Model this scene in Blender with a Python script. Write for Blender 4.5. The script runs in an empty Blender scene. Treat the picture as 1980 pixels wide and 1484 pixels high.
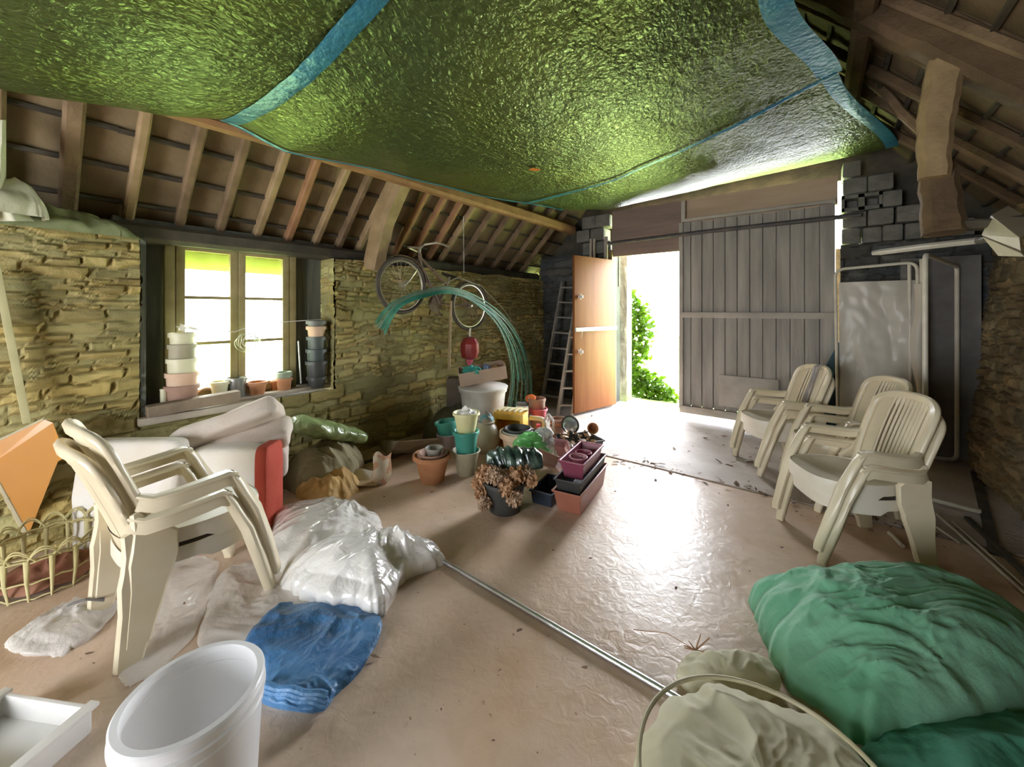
import bpy, bmesh, math, random
from mathutils import Vector, Matrix, noise, Euler
random.seed(7)
SC = bpy.context.scene
COL = SC.collection
PI = math.pi
rad = math.radians
# ---------------------------------------------------------------- camera
CAM_H, FPX, CX, HY, PSI = 1.35, 760.0, 990.0, 600.0, rad(37.6)
cd = bpy.data.cameras.new('camera')
cam = bpy.data.objects.new('camera', cd); COL.objects.link(cam)
cam.location = (0, 0, CAM_H)
cam.rotation_euler = (rad(90), 0, PSI)
cd.sensor_width = 36; cd.lens = FPX / 1980 * 36
cd.shift_y = -142 / 1980
cd.clip_start = 0.02
SC.camera = cam
# ---------------------------------------------------------------- light
SC.view_settings.view_transform = 'Standard'
SC.view_settings.look = 'None'
SC.view_settings.gamma = 1
SC.view_settings.use_curve_mapping = False
SC.view_settings.exposure = 1.3
w = bpy.data.worlds.new('world'); SC.world = w; w.use_nodes = True
bg = w.node_tree.nodes['Background']
bg.inputs[0].default_value = (0.91, 0.94, 1.0, 1); bg.inputs[1].default_value = 9.0
# bright sky lobe added towards the barn doors to strengthen their light
_nt = w.node_tree; _tc = _nt.nodes.new('ShaderNodeTexCoord'); _dp = _nt.nodes.new('ShaderNodeVectorMath'); _dp.operation = 'DOT_PRODUCT'
_dp.inputs[1].default_value = Vector((-.12, .95, .28)).normalized(); _nt.links.new(_tc.outputs['Generated'], _dp.inputs[0])
_mx = _nt.nodes.new('ShaderNodeMath'); _mx.operation = 'MAXIMUM'; _mx.inputs[1].default_value = 0; _nt.links.new(_dp.outputs['Value'], _mx.inputs[0])
_pw = _nt.nodes.new('ShaderNodeMath'); _pw.operation = 'POWER'; _pw.inputs[1].default_value = 8; _nt.links.new(_mx.outputs[0], _pw.inputs[0])
_ma = _nt.nodes.new('ShaderNodeMath'); _ma.operation = 'MULTIPLY_ADD'; _ma.inputs[1].default_value = 22; _ma.inputs[2].default_value = 8; _nt.links.new(_pw.outputs[0], _ma.inputs[0])
_nt.links.new(_ma.outputs[0], bg.inputs[1])
def area(name, loc, rot, sx, sy, power, col, portal=False):
    l = bpy.data.lights.new(name, 'AREA'); l.shape = 'RECTANGLE'; l.size = sx; l.size_y = sy
    l.energy = power; l.color = col
    o = bpy.data.objects.new(name, l); COL.objects.link(o); o.location = loc; o.rotation_euler = rot
    if portal: l.cycles.is_portal = True
    return o
area('door_daylight', (-1.775, 5.45, 1.05), (rad(-90), 0, 0), .9, 2.1, 1, (1, 1, 1), True)
area('window_daylight', (-3.72, 1.14, 1.3), (0, rad(-90), 0), 1.25, .95, 1, (1, 1, 1), True)
area('rear_daylight', (-1.6, -2.6, 1.0), (rad(90), 0, 0), 1.6, 1.9, 1, (1, 1, 1), True)
sl = bpy.data.lights.new('sun', 'SUN'); sl.energy = 22; sl.angle = rad(1); sl.color = (1, .95, .85)
so = bpy.data.objects.new('sun', sl); COL.objects.link(so); so.location = (6, 4, 10)
so.rotation_euler = Vector((-.5, .22, -.84)).to_track_quat('-Z', 'Y').to_euler()
SC.cycles.max_bounces = 8
SC.cycles.diffuse_bounces = 5
SC.cycles.glossy_bounces = 4
SC.cycles.transparent_max_bounces = 12
SC.cycles.caustics_reflective = False
SC.cycles.caustics_refractive = False
SC.cycles.sample_clamp_indirect = 12
# ---------------------------------------------------------------- measuring helpers (metres from a sight line)
CS, SN = math.cos(PSI), math.sin(PSI)
def W(X, Z, z): return Vector((X * CS - Z * SN, X * SN + Z * CS, z))
def P(px, py, z=0.0):
    Z = (CAM_H - z) * FPX / (py - HY); return W((px - CX) / FPX * Z, Z, z)
def PD(px, py, Z): return W((px - CX) / FPX * Z, Z, CAM_H - (py - HY) / FPX * Z)
def PXW(px, py, x):
    u = (px - CX) / FPX; t = x / (u * CS - SN); return PD(px, py, t)
def PYW(px, py, y):
    u = (px - CX) / FPX; t = y / (u * SN + CS); return PD(px, py, t)
# ---------------------------------------------------------------- materials
MATS = {}
def mat(name, c1, c2=None, rough=.6, metal=0., scale=8., bump=0., bscale=None, spec=.5, detail=4, aniso=(1, 1, 1), trans=0., coat=0., emit=None, bdist=.02, lo=.35, hi=.65, attr=None, sheen=0.):
    if name in MATS: return MATS[name]
    m = bpy.data.materials.new(name); m.use_nodes = True
    nt = m.node_tree; N = nt.nodes; L = nt.links
    b = N['Principled BSDF']
    b.inputs['Roughness'].default_value = rough; b.inputs['Metallic'].default_value = metal
    b.inputs['Specular IOR Level'].default_value = spec
    b.inputs['Coat Weight'].default_value = coat; b.inputs['Coat Roughness'].default_value = .15
    b.inputs['Sheen Weight'].default_value = sheen
    tc = N.new('ShaderNodeTexCoord'); mp = N.new('ShaderNodeMapping'); mp.inputs['Scale'].default_value = aniso
    L.new(tc.outputs['Object'], mp.inputs['Vector'])
    if c2 is None: c2 = tuple(x * .82 for x in c1)
    n = N.new('ShaderNodeTexNoise'); n.inputs['Scale'].default_value = scale; n.inputs['Detail'].default_value = detail
    L.new(mp.outputs['Vector'], n.inputs['Vector'])
    r = N.new('ShaderNodeValToRGB'); r.color_ramp.elements[0].position = lo; r.color_ramp.elements[1].position = hi
    r.color_ramp.elements[0].color = (*c1, 1); r.color_ramp.elements[1].color = (*c2, 1)
    L.new(n.outputs['Fac'], r.inputs['Fac'])
    col = r.outputs['Color']
    if attr:
        at = N.new('ShaderNodeAttribute'); at.attribute_name = attr
        mx = N.new('ShaderNodeMix'); mx.data_type = 'RGBA'; mx.blend_type = 'MULTIPLY'; mx.inputs['Factor'].default_value = 1
        L.new(col, mx.inputs['A']); L.new(at.outputs['Color'], mx.inputs['B']); col = mx.outputs['Result']
    L.new(col, b.inputs['Base Color'])
    if bump:
        n2 = N.new('ShaderNodeTexNoise'); n2.inputs['Scale'].default_value = bscale or scale * 3; n2.inputs['Detail'].default_value = 5
        L.new(mp.outputs['Vector'], n2.inputs['Vector'])
        bp = N.new('ShaderNodeBump'); bp.inputs['Strength'].default_value = bump; bp.inputs['Distance'].default_value = bdist
        L.new(n2.outputs['Fac'], bp.inputs['Height']); L.new(bp.outputs['Normal'], b.inputs['Normal'])
    if trans:
        tr = N.new('ShaderNodeBsdfTranslucent'); L.new(col, tr.inputs['Color'])
        ms = N.new('ShaderNodeMixShader'); ms.inputs['Fac'].default_value = trans
        out = N['Material Output']
        L.new(b.outputs[0], ms.inputs[1]); L.new(tr.outputs[0], ms.inputs[2]); L.new(ms.outputs[0], out.inputs['Surface'])
    MATS[name] = m; return m
def film(name, col, opac, rough=.15, gl=.25, bump=.5, bscale=14):
    """thin clear or milky plastic: part see-through, part milky, glossy"""
    m = bpy.data.materials.new(name); m.use_nodes = True; nt = m.node_tree; N = nt.nodes; L = nt.links
    b = N['Principled BSDF']; b.inputs['Base Color'].default_value = (*col, 1); b.inputs['Roughness'].default_value = rough
    b.inputs['Coat Weight'].default_value = gl
    t = N.new('ShaderNodeBsdfTransparent'); t.inputs['Color'].default_value = (*[min(1, .55 + c * .45) for c in col], 1)
    ms = N.new('ShaderNodeMixShader'); ms.inputs['Fac'].default_value = opac
    tc = N.new('ShaderNodeTexCoord')
    n2 = N.new('ShaderNodeTexNoise'); n2.inputs['Scale'].default_value = bscale; n2.inputs['Detail'].default_value = 5; n2.inputs['Distortion'].default_value = 1.2
    L.new(tc.outputs['Object'], n2.inputs['Vector'])
    bp = N.new('ShaderNodeBump'); bp.inputs['Strength'].default_value = bump; bp.inputs['Distance'].default_value = .03
    L.new(n2.outputs['Fac'], bp.inputs['Height']); L.new(bp.outputs['Normal'], b.inputs['Normal'])
    L.new(t.outputs[0], ms.inputs[1]); L.new(b.outputs[0], ms.inputs[2]); L.new(ms.outputs[0], N['Material Output'].inputs['Surface'])
    return m
# ---------------------------------------------------------------- mesh builder
class MB:
    def __init__(s): s.v = []; s.f = []; s.c = None
    def add(s, vs, fs):
        o = len(s.v); s.v += [Vector(v) for v in vs]; s.f += [tuple(i + o for i in f) for f in fs]; return s
    def box(s, c, size, rot=None, bev=0.):
        x, y, z = [d / 2 for d in size]
        if bev <= 0:
            vs = [Vector((a * x, b * y, d * z)) for a in (-1, 1) for b in (-1, 1) for d in (-1, 1)]
            fs = [(0, 1, 3, 2), (4, 6, 7, 5), (0, 4, 5, 1), (2, 3, 7, 6), (0, 2, 6, 4), (1, 5, 7, 3)]
        else:
            bm = bmesh.new(); bmesh.ops.create_cube(bm, size=1)
            for v in bm.verts: v.co = Vector((v.co.x * 2 * x, v.co.y * 2 * y, v.co.z * 2 * z))
            bmesh.ops.bevel(bm, geom=bm.edges[:], offset=min(bev, x * .9, y * .9, z * .9), segments=2, affect='EDGES', profile=.6)
            vs = [v.co.copy() for v in bm.verts]; bm.verts.index_update(); fs = [tuple(v.index for v in f.verts) for f in bm.faces]; bm.free()
        if rot is not None:
            R = rot if isinstance(rot, Matrix) else Euler(rot).to_matrix()
            vs = [R @ v for v in vs]
        c = Vector(c); return s.add([v + c for v in vs], fs)
    def bar(s, a, b, w_, h_, bev=0., up=(0, 0, 1)):
        a, b = Vector(a), Vector(b); d = b - a; L_ = d.length; X = d.normalized()
        U = Vector(up);
        if abs(X.dot(U)) > .98: U = Vector((0, 1, 0))
        Y = U.cross(X).normalized(); Z = X.cross(Y)
        R = Matrix((X, Y, Z)).transposed()
        return s.box((a + b) / 2, (L_, w_, h_), R, bev)
    def tube(s, pts, r, seg=8, closed=False, caps=True):
        pts = [Vector(p) for p in pts]; n = len(pts); rs = r if isinstance(r, (list, tuple)) else [r] * n
        vs = []; prev = None
        for i, p in enumerate(pts):
            a = pts[(i - 1) % n] if (closed or i > 0) else p; b = pts[(i + 1) % n] if (closed or i < n - 1) else p
            T = (b - a).normalized()
            if prev is None:
                U = Vector((0, 0, 1)) if abs(T.z) < .9 else Vector((1, 0, 0)); S_ = T.cross(U).normalized()
            else:
                S_ = (prev - T * prev.dot(T)).normalized()
            prev = S_; U = T.cross(S_)
            for k in range(seg):
                an = 2 * PI * k / seg; vs.append(p + (S_ * math.cos(an) + U * math.sin(an)) * rs[i])
        fs = []
        for i in range(n if closed else n - 1):
            j = (i + 1) % n
            for k in range(seg):
                l = (k + 1) % seg; fs.append((i * seg + k, i * seg + l, j * seg + l, j * seg + k))
        if caps and not closed:
            fs.append(tuple(range(seg))[::-1]); fs.append(tuple((n - 1) * seg + k for k in range(seg)))
        return s.add(vs, fs)
    def lathe(s, prof, seg=32, c=(0, 0, 0), wob=0., R=None):
        """prof: (r, z) list; goes outside up and back down inside for a pot"""
        vs = []; c = Vector(c); ph = random.random() * 9
        for (r, z) in prof:
            for k in range(seg):
                a = 2 * PI * k / seg; rr = r * (1 + wob * math.sin(2 * a + ph))
                v = Vector((rr * math.cos(a), rr * math.sin(a), z))
                if R is not None: v = R @ v
                vs.append(v + c)
        fs = []
        for i in range(len(prof) - 1):
            for k in range(seg):
                l = (k + 1) % seg; fs.append((i * seg + k, i * seg + l, (i + 1) * seg + l, (i + 1) * seg + k))
        fs.append(tuple(range(seg))[::-1]); m = (len(prof) - 1) * seg; fs.append(tuple(m + k for k in range(seg)))
        return s.add(vs, fs)
    def grid(s, fn, nu, nv, cu=False, cv=False):
        vs = [fn(i / (nu if cu else nu - 1), j / (nv if cv else nv - 1)) for i in range(nu) for j in range(nv)]
        fs = []
        for i in range(nu if cu else nu - 1):
            for j in range(nv if cv else nv - 1):
                a, b = (i + 1) % nu, (j + 1) % nv
                fs.append((i * nv + j, a * nv + j, a * nv + b, i * nv + b))
        return s.add(vs, fs)
    def sweep(s, pts, ws, ts, side, ch=.3):
        """chamfered flat bar along pts; ws across 'side', ts along the other normal"""
        pts = [Vector(p) for p in pts]; n = len(pts)
        ws = ws if isinstance(ws, (list, tuple)) else [ws] * n; ts = ts if isinstance(ts, (list, tuple)) else [ts] * n
        vs = []
        for i, p in enumerate(pts):
            T = (pts[min(i + 1, n - 1)] - pts[max(i - 1, 0)]).normalized()
            S_ = Vector(side(i) if callable(side) else side); S_ = (S_ - T * S_.dot(T)).normalized(); N_ = T.cross(S_)
            w_, t_ = ws[i] / 2, ts[i] / 2; k = min(w_, t_) * ch * 2
            for a, b in ((w_, t_ - k), (w_ - k, t_), (-w_ + k, t_), (-w_, t_ - k), (-w_, -t_ + k), (-w_ + k, -t_), (w_ - k, -t_), (w_, -t_ + k)):
                vs.append(p + S_ * a + N_ * b)
        fs = []
        for i in range(n - 1):
            for k in range(8):
                l = (k + 1) % 8; fs.append((i * 8 + k, (i + 1) * 8 + k, (i + 1) * 8 + l, i * 8 + l))
        fs.append(tuple(range(8))); fs.append(tuple((n - 1) * 8 + k for k in range(8))[::-1])
        return s.add(vs, fs)
    def prism(s, poly, d):
        d = Vector(d); n = len(poly); a = [Vector(p) for p in poly]
        return s.add(a + [p + d for p in a], [tuple(range(n)), tuple(range(2 * n - 1, n - 1, -1))] + [(i, i + n, (i + 1) % n + n, (i + 1) % n) for i in range(n)])
    def build(s, name, m, parent=None, smooth=35, origin=None):
        me = bpy.data.meshes.new(name)
        o_ = Vector(origin) if origin is not None else None
        if parent is not None and o_ is None: o_ = None
        vs = [v - o_ for v in s.v] if o_ is not None else s.v
        me.from_pydata([tuple(v) for v in vs], [], s.f)
        bm = bmesh.new(); bm.from_mesh(me); bmesh.ops.recalc_face_normals(bm, faces=bm.faces[:]); bm.to_mesh(me); bm.free()
        if smooth:
            for p in me.polygons: p.use_smooth = True
            me.set_sharp_from_angle(angle=rad(smooth))
        me.materials.append(m)
        if s.c is not None:
            ca = me.color_attributes.new('tone', 'FLOAT_COLOR', 'POINT')
            for i, c in enumerate(s.c): ca.data[i].color = (*c, 1)
        o = bpy.data.objects.new(name, me); COL.objects.link(o)
        if o_ is not None: o.location = o_
        if parent is not None: o.parent = parent
        return o
def tag(o, label=None, cat=None, group=None, kind=None):
    if label: o['label'] = label
    if cat: o['category'] = cat
    if group: o['group'] = group
    if kind: o['kind'] = kind
    return o
def root(name, loc, rz, label, cat, group=None):
    o = bpy.data.objects.new(name, None); COL.objects.link(o); o.location = loc
    o.rotation_euler = rz if isinstance(rz, (tuple, Euler)) else (0, 0, rz); o.empty_display_size = .1
    return tag(o, label, cat, group)
def dup(r, loc, rz, label, group=None):
    n = r.copy(); COL.objects.link(n); n.location = loc; n.rotation_euler = rz if isinstance(rz, (tuple, Euler)) else (0, 0, rz)
    n['label'] = label
    if group: n['group'] = group
    for ch in list(r.children):
        c = ch.copy(); COL.objects.link(c); c.parent = n
        for g in list(ch.children):
            d = g.copy(); COL.objects.link(d); d.parent = c
    return n
def fbm(v, o=4, s=1.): return noise.fractal(Vector(v) * s, 1.0, 2.0, o)
def ridge(v, s=1., o=4): return noise.ridged_multi_fractal(Vector(v) * s, 1.0, 2.0, o, 1.0, 2.0)
def lerp(a, b, t): return a + (b - a) * t
def interp(xs, ys, x):
    if x <= xs[0]: return ys[0]
    for i in range(len(xs) - 1):
        if x <= xs[i + 1]:
            t = (x - xs[i]) / (xs[i + 1] - xs[i]); t = t * t * (3 - 2 * t) * .5 + t * .5
            return lerp(ys[i], ys[i + 1], t)
    return ys[-1]
# ================================================================ the shell of the barn
M_wood_old = mat('old_wood', (.14, .09, .045), (.24, .16, .085), .75, scale=5, bump=.5, bscale=30, aniso=(1, 1, 1))
M_wood_pale = mat('pale_rafter_wood', (.26, .175, .085), (.38, .265, .14), .7, scale=6, bump=.4, bscale=30)
M_wood_orange = mat('orange_rafter_wood', (.27, .13, .06), (.36, .19, .09), .7, scale=6, bump=.4, bscale=30)
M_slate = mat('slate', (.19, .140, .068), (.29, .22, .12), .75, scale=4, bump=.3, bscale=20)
M_wood_r = mat('old_wood_shaded', (.085, .052, .024), (.15, .095, .045), .75, scale=5, bump=.5, bscale=30)  # old wood copy, darkened in colour for the dim right roof
M_wood_dark = mat('dark_wood', (.045, .04, .03), (.09, .075, .05), .8, scale=6, bump=.3)
M_block = mat('grey_block', (.14, .135, .11), (.21, .20, .17), .9, scale=9, bump=.5, bscale=60)
def stone_mat(name, a, b, scale=3):
    return mat(name, a, b, .88, scale=scale, bump=.55, bscale=38, attr='tone', detail=6, bdist=.015, lo=.3, hi=.7)
M_stone = stone_mat('stone_left', (.34, .28, .095), (.50, .42, .18))  # yellow-olive cast of the light on this side put into the stone colour
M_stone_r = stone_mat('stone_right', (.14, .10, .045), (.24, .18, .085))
def stone_field(seed, x0, x1, z0, z1):
    """irregular courses of flat stones; returns f(u,z) -> (depth, tone)"""
    rnd = random.Random(seed); rows = []; z = z0 - .1
    while z < z1 + .1:
        h = rnd.choice((.03, .04, .05, .06, .08, .11)) * rnd.uniform(.85, 1.15); cuts = []; x = x0 - rnd.uniform(.1, .4)
        while x < x1 + .3:
            w_ = h * rnd.uniform(1.0, 3.4) + .04; cuts.append((x, x + w_, rnd.random(), rnd.random(), rnd.uniform(-.3, .3))); x += w_
        rows.append((z, z + h, cuts)); z += h
    def f(u, z):
        uu = u + .035 * noise.noise(Vector((u * 6, z * 9, seed))) ; zz = z + .045 * noise.noise(Vector((u * 1.7, z * 2.5, seed + 5))) + .030 * noise.noise(Vector((u * 8, z * 8, seed + 2)))
        for (a, b, cuts) in rows:
            if a <= zz < b:
                for (p, q, r1, r2, sl) in cuts:
                    pp = p + sl * (zz - a); qq = q
                    if pp <= uu < qq or (p <= uu < qq):
                        d = min(zz - a, b - zz, abs(uu - pp), qq - uu)
                        m = min(1, max(0, d / .016)); m = m * m * (3 - 2 * m)
                        dep = m * (.008 + .024 * r1) + .012 * m * noise.noise(Vector((u * 14, z * 20, r2 * 30)))
                        t = .60 + .55 * r2 + .3 * noise.noise(Vector((u * 1.5, z * 2.5, 3))); mort = .72
                        k = lerp(mort, t, m); tw = (r1 - .5) * .18
                        return dep, (k * (1 + tw), k, k * (1 - tw * 1.3))
        return 0, (.5, .5, .5)
    return f
def stone_panel(mb, f, u0, u1, z0, z1, pos, step=.014, fade=None):
    nu = max(2, int((u1 - u0) / step)); nz = max(2, int((z1 - z0) / step)); vs = []; cs = []
    for i in range(nu + 1):
        for j in range(nz + 1):
            u = lerp(u0, u1, i / nu); z = lerp(z0, z1, j / nz); d, c = f(u, z)
            vs.append(pos(u, z, d)); cs.append(c)
    fs = [(i * (nz + 1) + j, (i + 1) * (nz + 1) + j, (i + 1) * (nz + 1) + j + 1, i * (nz + 1) + j + 1) for i in range(nu) for j in range(nz)]
    mb.add(vs, fs); mb.c = (mb.c or []) + cs
# --- left wall
XL, YW0, YW1 = -3.45, .54, 1.84
ZS, ZT = .66, 1.82
fl = stone_field(3, -3.2, 5.6, 0, 2.1)
wl = MB()
lump = lambda u, z: .05 * noise.noise(Vector((u * 1.3, z * 1.6, 3)))
posL = lambda u, z, d: Vector((XL + d + lump(u, z), u, z + (.03 * noise.noise(Vector((u * 3, 1, 1))) if z > 1.7 else 0)))
stone_panel(wl, fl, -3.0, YW0, -.02, ZT, posL)
stone_panel(wl, fl, YW0, YW1, -.02, ZS - .02, posL)
stone_panel(wl, fl, YW1, 5.4, -.02, ZT, posL)
# reveals of the window niche (right one stands out in the light), top and back
fr = stone_field(9, -4, -3, 0, 2.1)
stone_panel(wl, fr, -3.78, XL, ZS - .05, ZT, lambda u, z, d: Vector((u + (lump(YW1, z) if u > XL - .01 else 0), YW1 - d * .5, z)))
stone_panel(wl, fr, -3.78, XL, ZS - .05, ZT, lambda u, z, d: Vector((u + (lump(YW0, z) if u > XL - .01 else 0), YW0 + d * .5, z)))
def flat(mb, c, s):
    n0 = len(mb.v); mb.box(c, s); mb.c = (mb.c or []) + [(.6, .6, .6)] * (len(mb.v) - n0)
flat(wl, (-3.66, -1.23, .9), (.24, 3.5, 1.8)); flat(wl, (-3.66, 3.62, .9), (.24, 3.56, 1.8)); flat(wl, (-3.62, 1.19, .3), (.26, 1.3, .64))
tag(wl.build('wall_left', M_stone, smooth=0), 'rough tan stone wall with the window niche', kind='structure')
# --- right wall, battered
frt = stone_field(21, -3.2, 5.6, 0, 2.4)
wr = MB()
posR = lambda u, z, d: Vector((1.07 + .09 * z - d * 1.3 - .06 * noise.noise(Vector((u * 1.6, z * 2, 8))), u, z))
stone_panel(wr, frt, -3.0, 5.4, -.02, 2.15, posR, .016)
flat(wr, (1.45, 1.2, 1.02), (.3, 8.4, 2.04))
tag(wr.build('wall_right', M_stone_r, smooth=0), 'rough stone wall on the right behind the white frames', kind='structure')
# --- floor
def floor_mat():
    m = bpy.data.materials.new('painted_concrete'); m.use_nodes = True; nt = m.node_tree; N = nt.nodes; L = nt.links; b = N['Principled BSDF']
    tc = N.new('ShaderNodeTexCoord')
    def nz(s, d=5, dist=0): 
        n = N.new('ShaderNodeTexNoise'); n.inputs['Scale'].default_value = s; n.inputs['Detail'].default_value = d; n.inputs['Distortion'].default_value = dist; L.new(tc.outputs['Object'], n.inputs['Vector']); return n
    def ramp(src, a, ca, bb, cb):
        r = N.new('ShaderNodeValToRGB'); r.color_ramp.elements[0].position = a; r.color_ramp.elements[0].color = (*ca, 1); r.color_ramp.elements[1].position = bb; r.color_ramp.elements[1].color = (*cb, 1); L.new(src.outputs['Fac'], r.inputs['Fac']); return r
    r1 = ramp(nz(1.3, 6, .5), .35, (.54, .37, .24), .68, (.66, .53, .42))
    r2 = ramp(nz(7, 8, 1.5), .42, (1, 1, 1), .95, (.82, .80, .78))
    r3 = ramp(nz(45, 3), .70, (1, 1, 1), .76, (.45, .38, .32))
    def mul(a, b_):
        x = N.new('ShaderNodeMix'); x.data_type = 'RGBA'; x.blend_type = 'MULTIPLY'; x.inputs['Factor'].default_value = 1; L.new(a, x.inputs['A']); L.new(b_, x.inputs['B']); return x.outputs['Result']
    L.new(mul(mul(r1.outputs['Color'], r2.outputs['Color']), r3.outputs['Color']), b.inputs['Base Color'])
    rr = N.new('ShaderNodeMapRange'); rr.inputs['From Min'].default_value = .35; rr.inputs['From Max'].default_value = .7; rr.inputs['To Min'].default_value = .30; rr.inputs['To Max'].default_value = .50; b.inputs['Specular IOR Level'].default_value = .45
    L.new(nz(6, 6, 1).outputs['Fac'], rr.inputs['Value']); L.new(rr.outputs['Result'], b.inputs['Roughness'])
    bp = N.new('ShaderNodeBump'); bp.inputs['Strength'].default_value = .24; bp.inputs['Distance'].default_value = .015
    L.new(nz(20, 6, 1.0).outputs['Fac'], bp.inputs['Height']); L.new(bp.outputs['Normal'], b.inputs['Normal'])
    return m
M_floor = floor_mat()
M_conc = mat('bare_concrete', (.42, .36, .31), (.56, .50, .45), .7, scale=3, bump=.3, bscale=30, detail=7)
fb = MB(); fb.box((-1.3, .2, -.05), (5.4, 6.38, .1))
tag(fb.build('floor', M_floor, smooth=0), 'worn pinkish painted concrete floor', kind='structure')
fb = MB(); fb.box((-1.3, 4.52, -.052), (5.4, 2.17, .1)); fb.box((-1.3, 3.42, -.08), (5.4, .06, .08))
tag(fb.build('floor_front', M_conc, smooth=0), 'bare grey concrete strip before the doors', kind='structure')
# --- front wall
YF = 5.3
fw = MB(); ff = stone_field(31, -3.6, 1.6, 0, 3)
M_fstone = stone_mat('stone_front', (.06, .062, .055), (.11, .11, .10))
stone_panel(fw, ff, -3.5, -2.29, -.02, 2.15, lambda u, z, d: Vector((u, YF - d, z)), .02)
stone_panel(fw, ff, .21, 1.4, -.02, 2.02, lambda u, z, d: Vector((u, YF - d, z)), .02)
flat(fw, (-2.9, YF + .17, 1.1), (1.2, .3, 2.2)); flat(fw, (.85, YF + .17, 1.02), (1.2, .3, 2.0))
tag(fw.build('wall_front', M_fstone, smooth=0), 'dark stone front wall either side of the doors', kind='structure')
def hollow_block(mb, x0, x1, z0, z1, y0, y1, rnd):
    j = lambda: rnd.uniform(-.008, .008)
    mb.box(((x0 + x1) / 2 + j(), (y0 + y1) / 2 + j() * 2, (z0 + z1) / 2), (x1 - x0 - .012, y1 - y0, z1 - z0 - .014), (j(), j(), j() * 2), .018)
hb = MB(); rn = random.Random(4)
rowz = [2.02, 2.19, 2.36, 2.53, 2.70, 2.87]
ends = [1.25, 1.05, .85, .80, .72]
for k in range(5):
    x = .22 + (.1 if k % 2 else 0) * 0; zt = rowz[k + 1]
    while x < ends[k]:
        w_ = .2 if k % 2 else .155; x1 = x + w_
        if 3.4 - 1.04 * x1 < zt: break
        if k == 2 and x < .5:                     # block laid on its side, holes showing
            z0 = rowz[k]; hb.box((x + w_ / 2, YF + .1, z0 + .02), (w_, .2, .035)); hb.box((x + w_ / 2, YF + .1, zt - .02), (w_, .2, .035)); hb.box((x + .012, YF + .1, z0 + .085), (.024, .2, .17)); hb.box((x + w_ - .012, YF + .1, z0 + .085), (.024, .2, .17)); hb.box((x + w_ / 2, YF + .17, z0 + .085), (w_, .03, .15))
        else: hollow_block(hb, x, x1, rowz[k], zt, YF - .03 + rn.uniform(0, .04), YF + .2, rn)
        x = x1
for k in range(3):
    x = -2.75 - .08 * (k % 2)
    for q in range(2): hollow_block(hb, x + q * .22, x + q * .22 + .22, 2.16 + k * .19, 2.35 + k * .19, YF - .04, YF + .2, rn)
tag(hb.build('wall_front_blocks', M_block, smooth=40), 'rough grey blocks stacked above the front wall', kind='structure')
# gable boarding closing the roof space behind the blocks
gb = MB(); gb.prism([(-3.7, YF + .26, 1.7), (-3.7, YF + .26, 2.08), (-1.03, YF + .26, 4.8), (1.62, YF + .26, 1.98), (1.3, YF + .26, 1.8), (.23, YF + .26, 2.1), (.23, YF + .26, 2.76), (-2.29, YF + .26, 2.76), (-2.29, YF + .26, 1.7)], (0, .05, 0))
tag(gb.build('wall_gable', M_wood_dark, smooth=0), 'dark boarding closing the gable above the doors', kind='structure')
# --- rear wall with its open bay (behind the camera)
rw = MB()
for c, s in (((-3.1, -2.75, 1.2), (1.4, .2, 2.4)), ((.45, -2.75, 1.2), (2.5, .2, 2.4)), ((-1.2, -2.75, 3.15), (5.4, .2, 2.5))):
    rw.box(c, s)
tag(rw.build('wall_rear', M_block, smooth=0), 'rear wall around the open bay', kind='structure')
# --- roof
RL = lambda x: 1.97 + 1.04 * (x + 3.6)
RR = lambda x: 3.52 - 1.04 * x
XR = (3.52 - 1.97 - 1.04 * 3.6) / 2.08
def roof(name, sgn):
    mb = MB(); rn = random.Random(5 + sgn); xs = -3.95 if sgn < 0 else 1.75; L_ = abs(XR - xs); n = 17; co = 1 / math.sqrt(1 + 1.04 ** 2)
    for k in range(n):
        a = k / n; b = (k + 1) / n + .012
        y = -3.2 - rn.random() * .2
        while y < 5.75:
            y1 = y + rn.uniform(.26, .36); t0 = rn.uniform(0, .012)
            xa, xb = lerp(xs, XR, a), lerp(xs, XR, b); f = RL if sgn < 0 else RR
            za, zb = f(xa) + .105 + t0, f(xb) + .135
            mb.prism([(xa, y, za), (xa, y1 + .004, za + rn.uniform(0, .008)), (xb, y1 + .004, zb), (xb, y, zb)], (0, 0, .02)); y = y1
    f = RL if sgn < 0 else RR
    mb.prism([(xs, -3.3, f(xs) + .17), (xs, 5.8, f(xs) + .17), (XR, 5.8, f(XR) + .19), (XR, -3.3, f(XR) + .19)], (0, 0, .03))
    tag(mb.build(name, M_slate, smooth=0), 'underside of the slate roof, %s slope' % ('left' if sgn < 0 else 'right'), kind='structure')
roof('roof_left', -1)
bt = MB()  # dark strips draw the battens and the shadow gaps between slate rows
for sgn in (-1, 1):
    f = RL if sgn < 0 else RR; xs = -3.95 if sgn < 0 else 1.75
    for k in range(18):
        x = lerp(xs, XR, k / 17 + .004); x += 0
        for q in range(5):
            y0, y1 = -3.1 + q * 1.76, -3.1 + (q + 1) * 1.76; z = f(x) + .088
            bt.bar((x, y0, z + random.uniform(-.006, .006)), (x, y1, z + random.uniform(-.006, .006)), .028, .022)
tag(bt.build('roof_batten_shade', M_wood_dark, smooth=0), 'dark strips for battens and shadow gaps under the slates', kind='structure')
eb = MB(); eb.bar((1.42, -3, 2.22), (1.42, 5.6, 2.22), .04, .26); eb.bar((-3.80, -3, 1.86), (-3.80, 5.6, 1.86), .04, .16)  # boards added to block light leaking in between walls and roof
tag(eb.build('eaves_light_stop', M_wood_dark, smooth=0), 'dark boards added to keep daylight out at the eaves', kind='structure')
M_slate = mat('slate_shaded', (.10, .068, .035), (.16, .11, .06), .75, scale=4, bump=.3, bscale=20)  # slate copy with the right slope's dimness put into its colour
roof('roof_right', 1)
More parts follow.
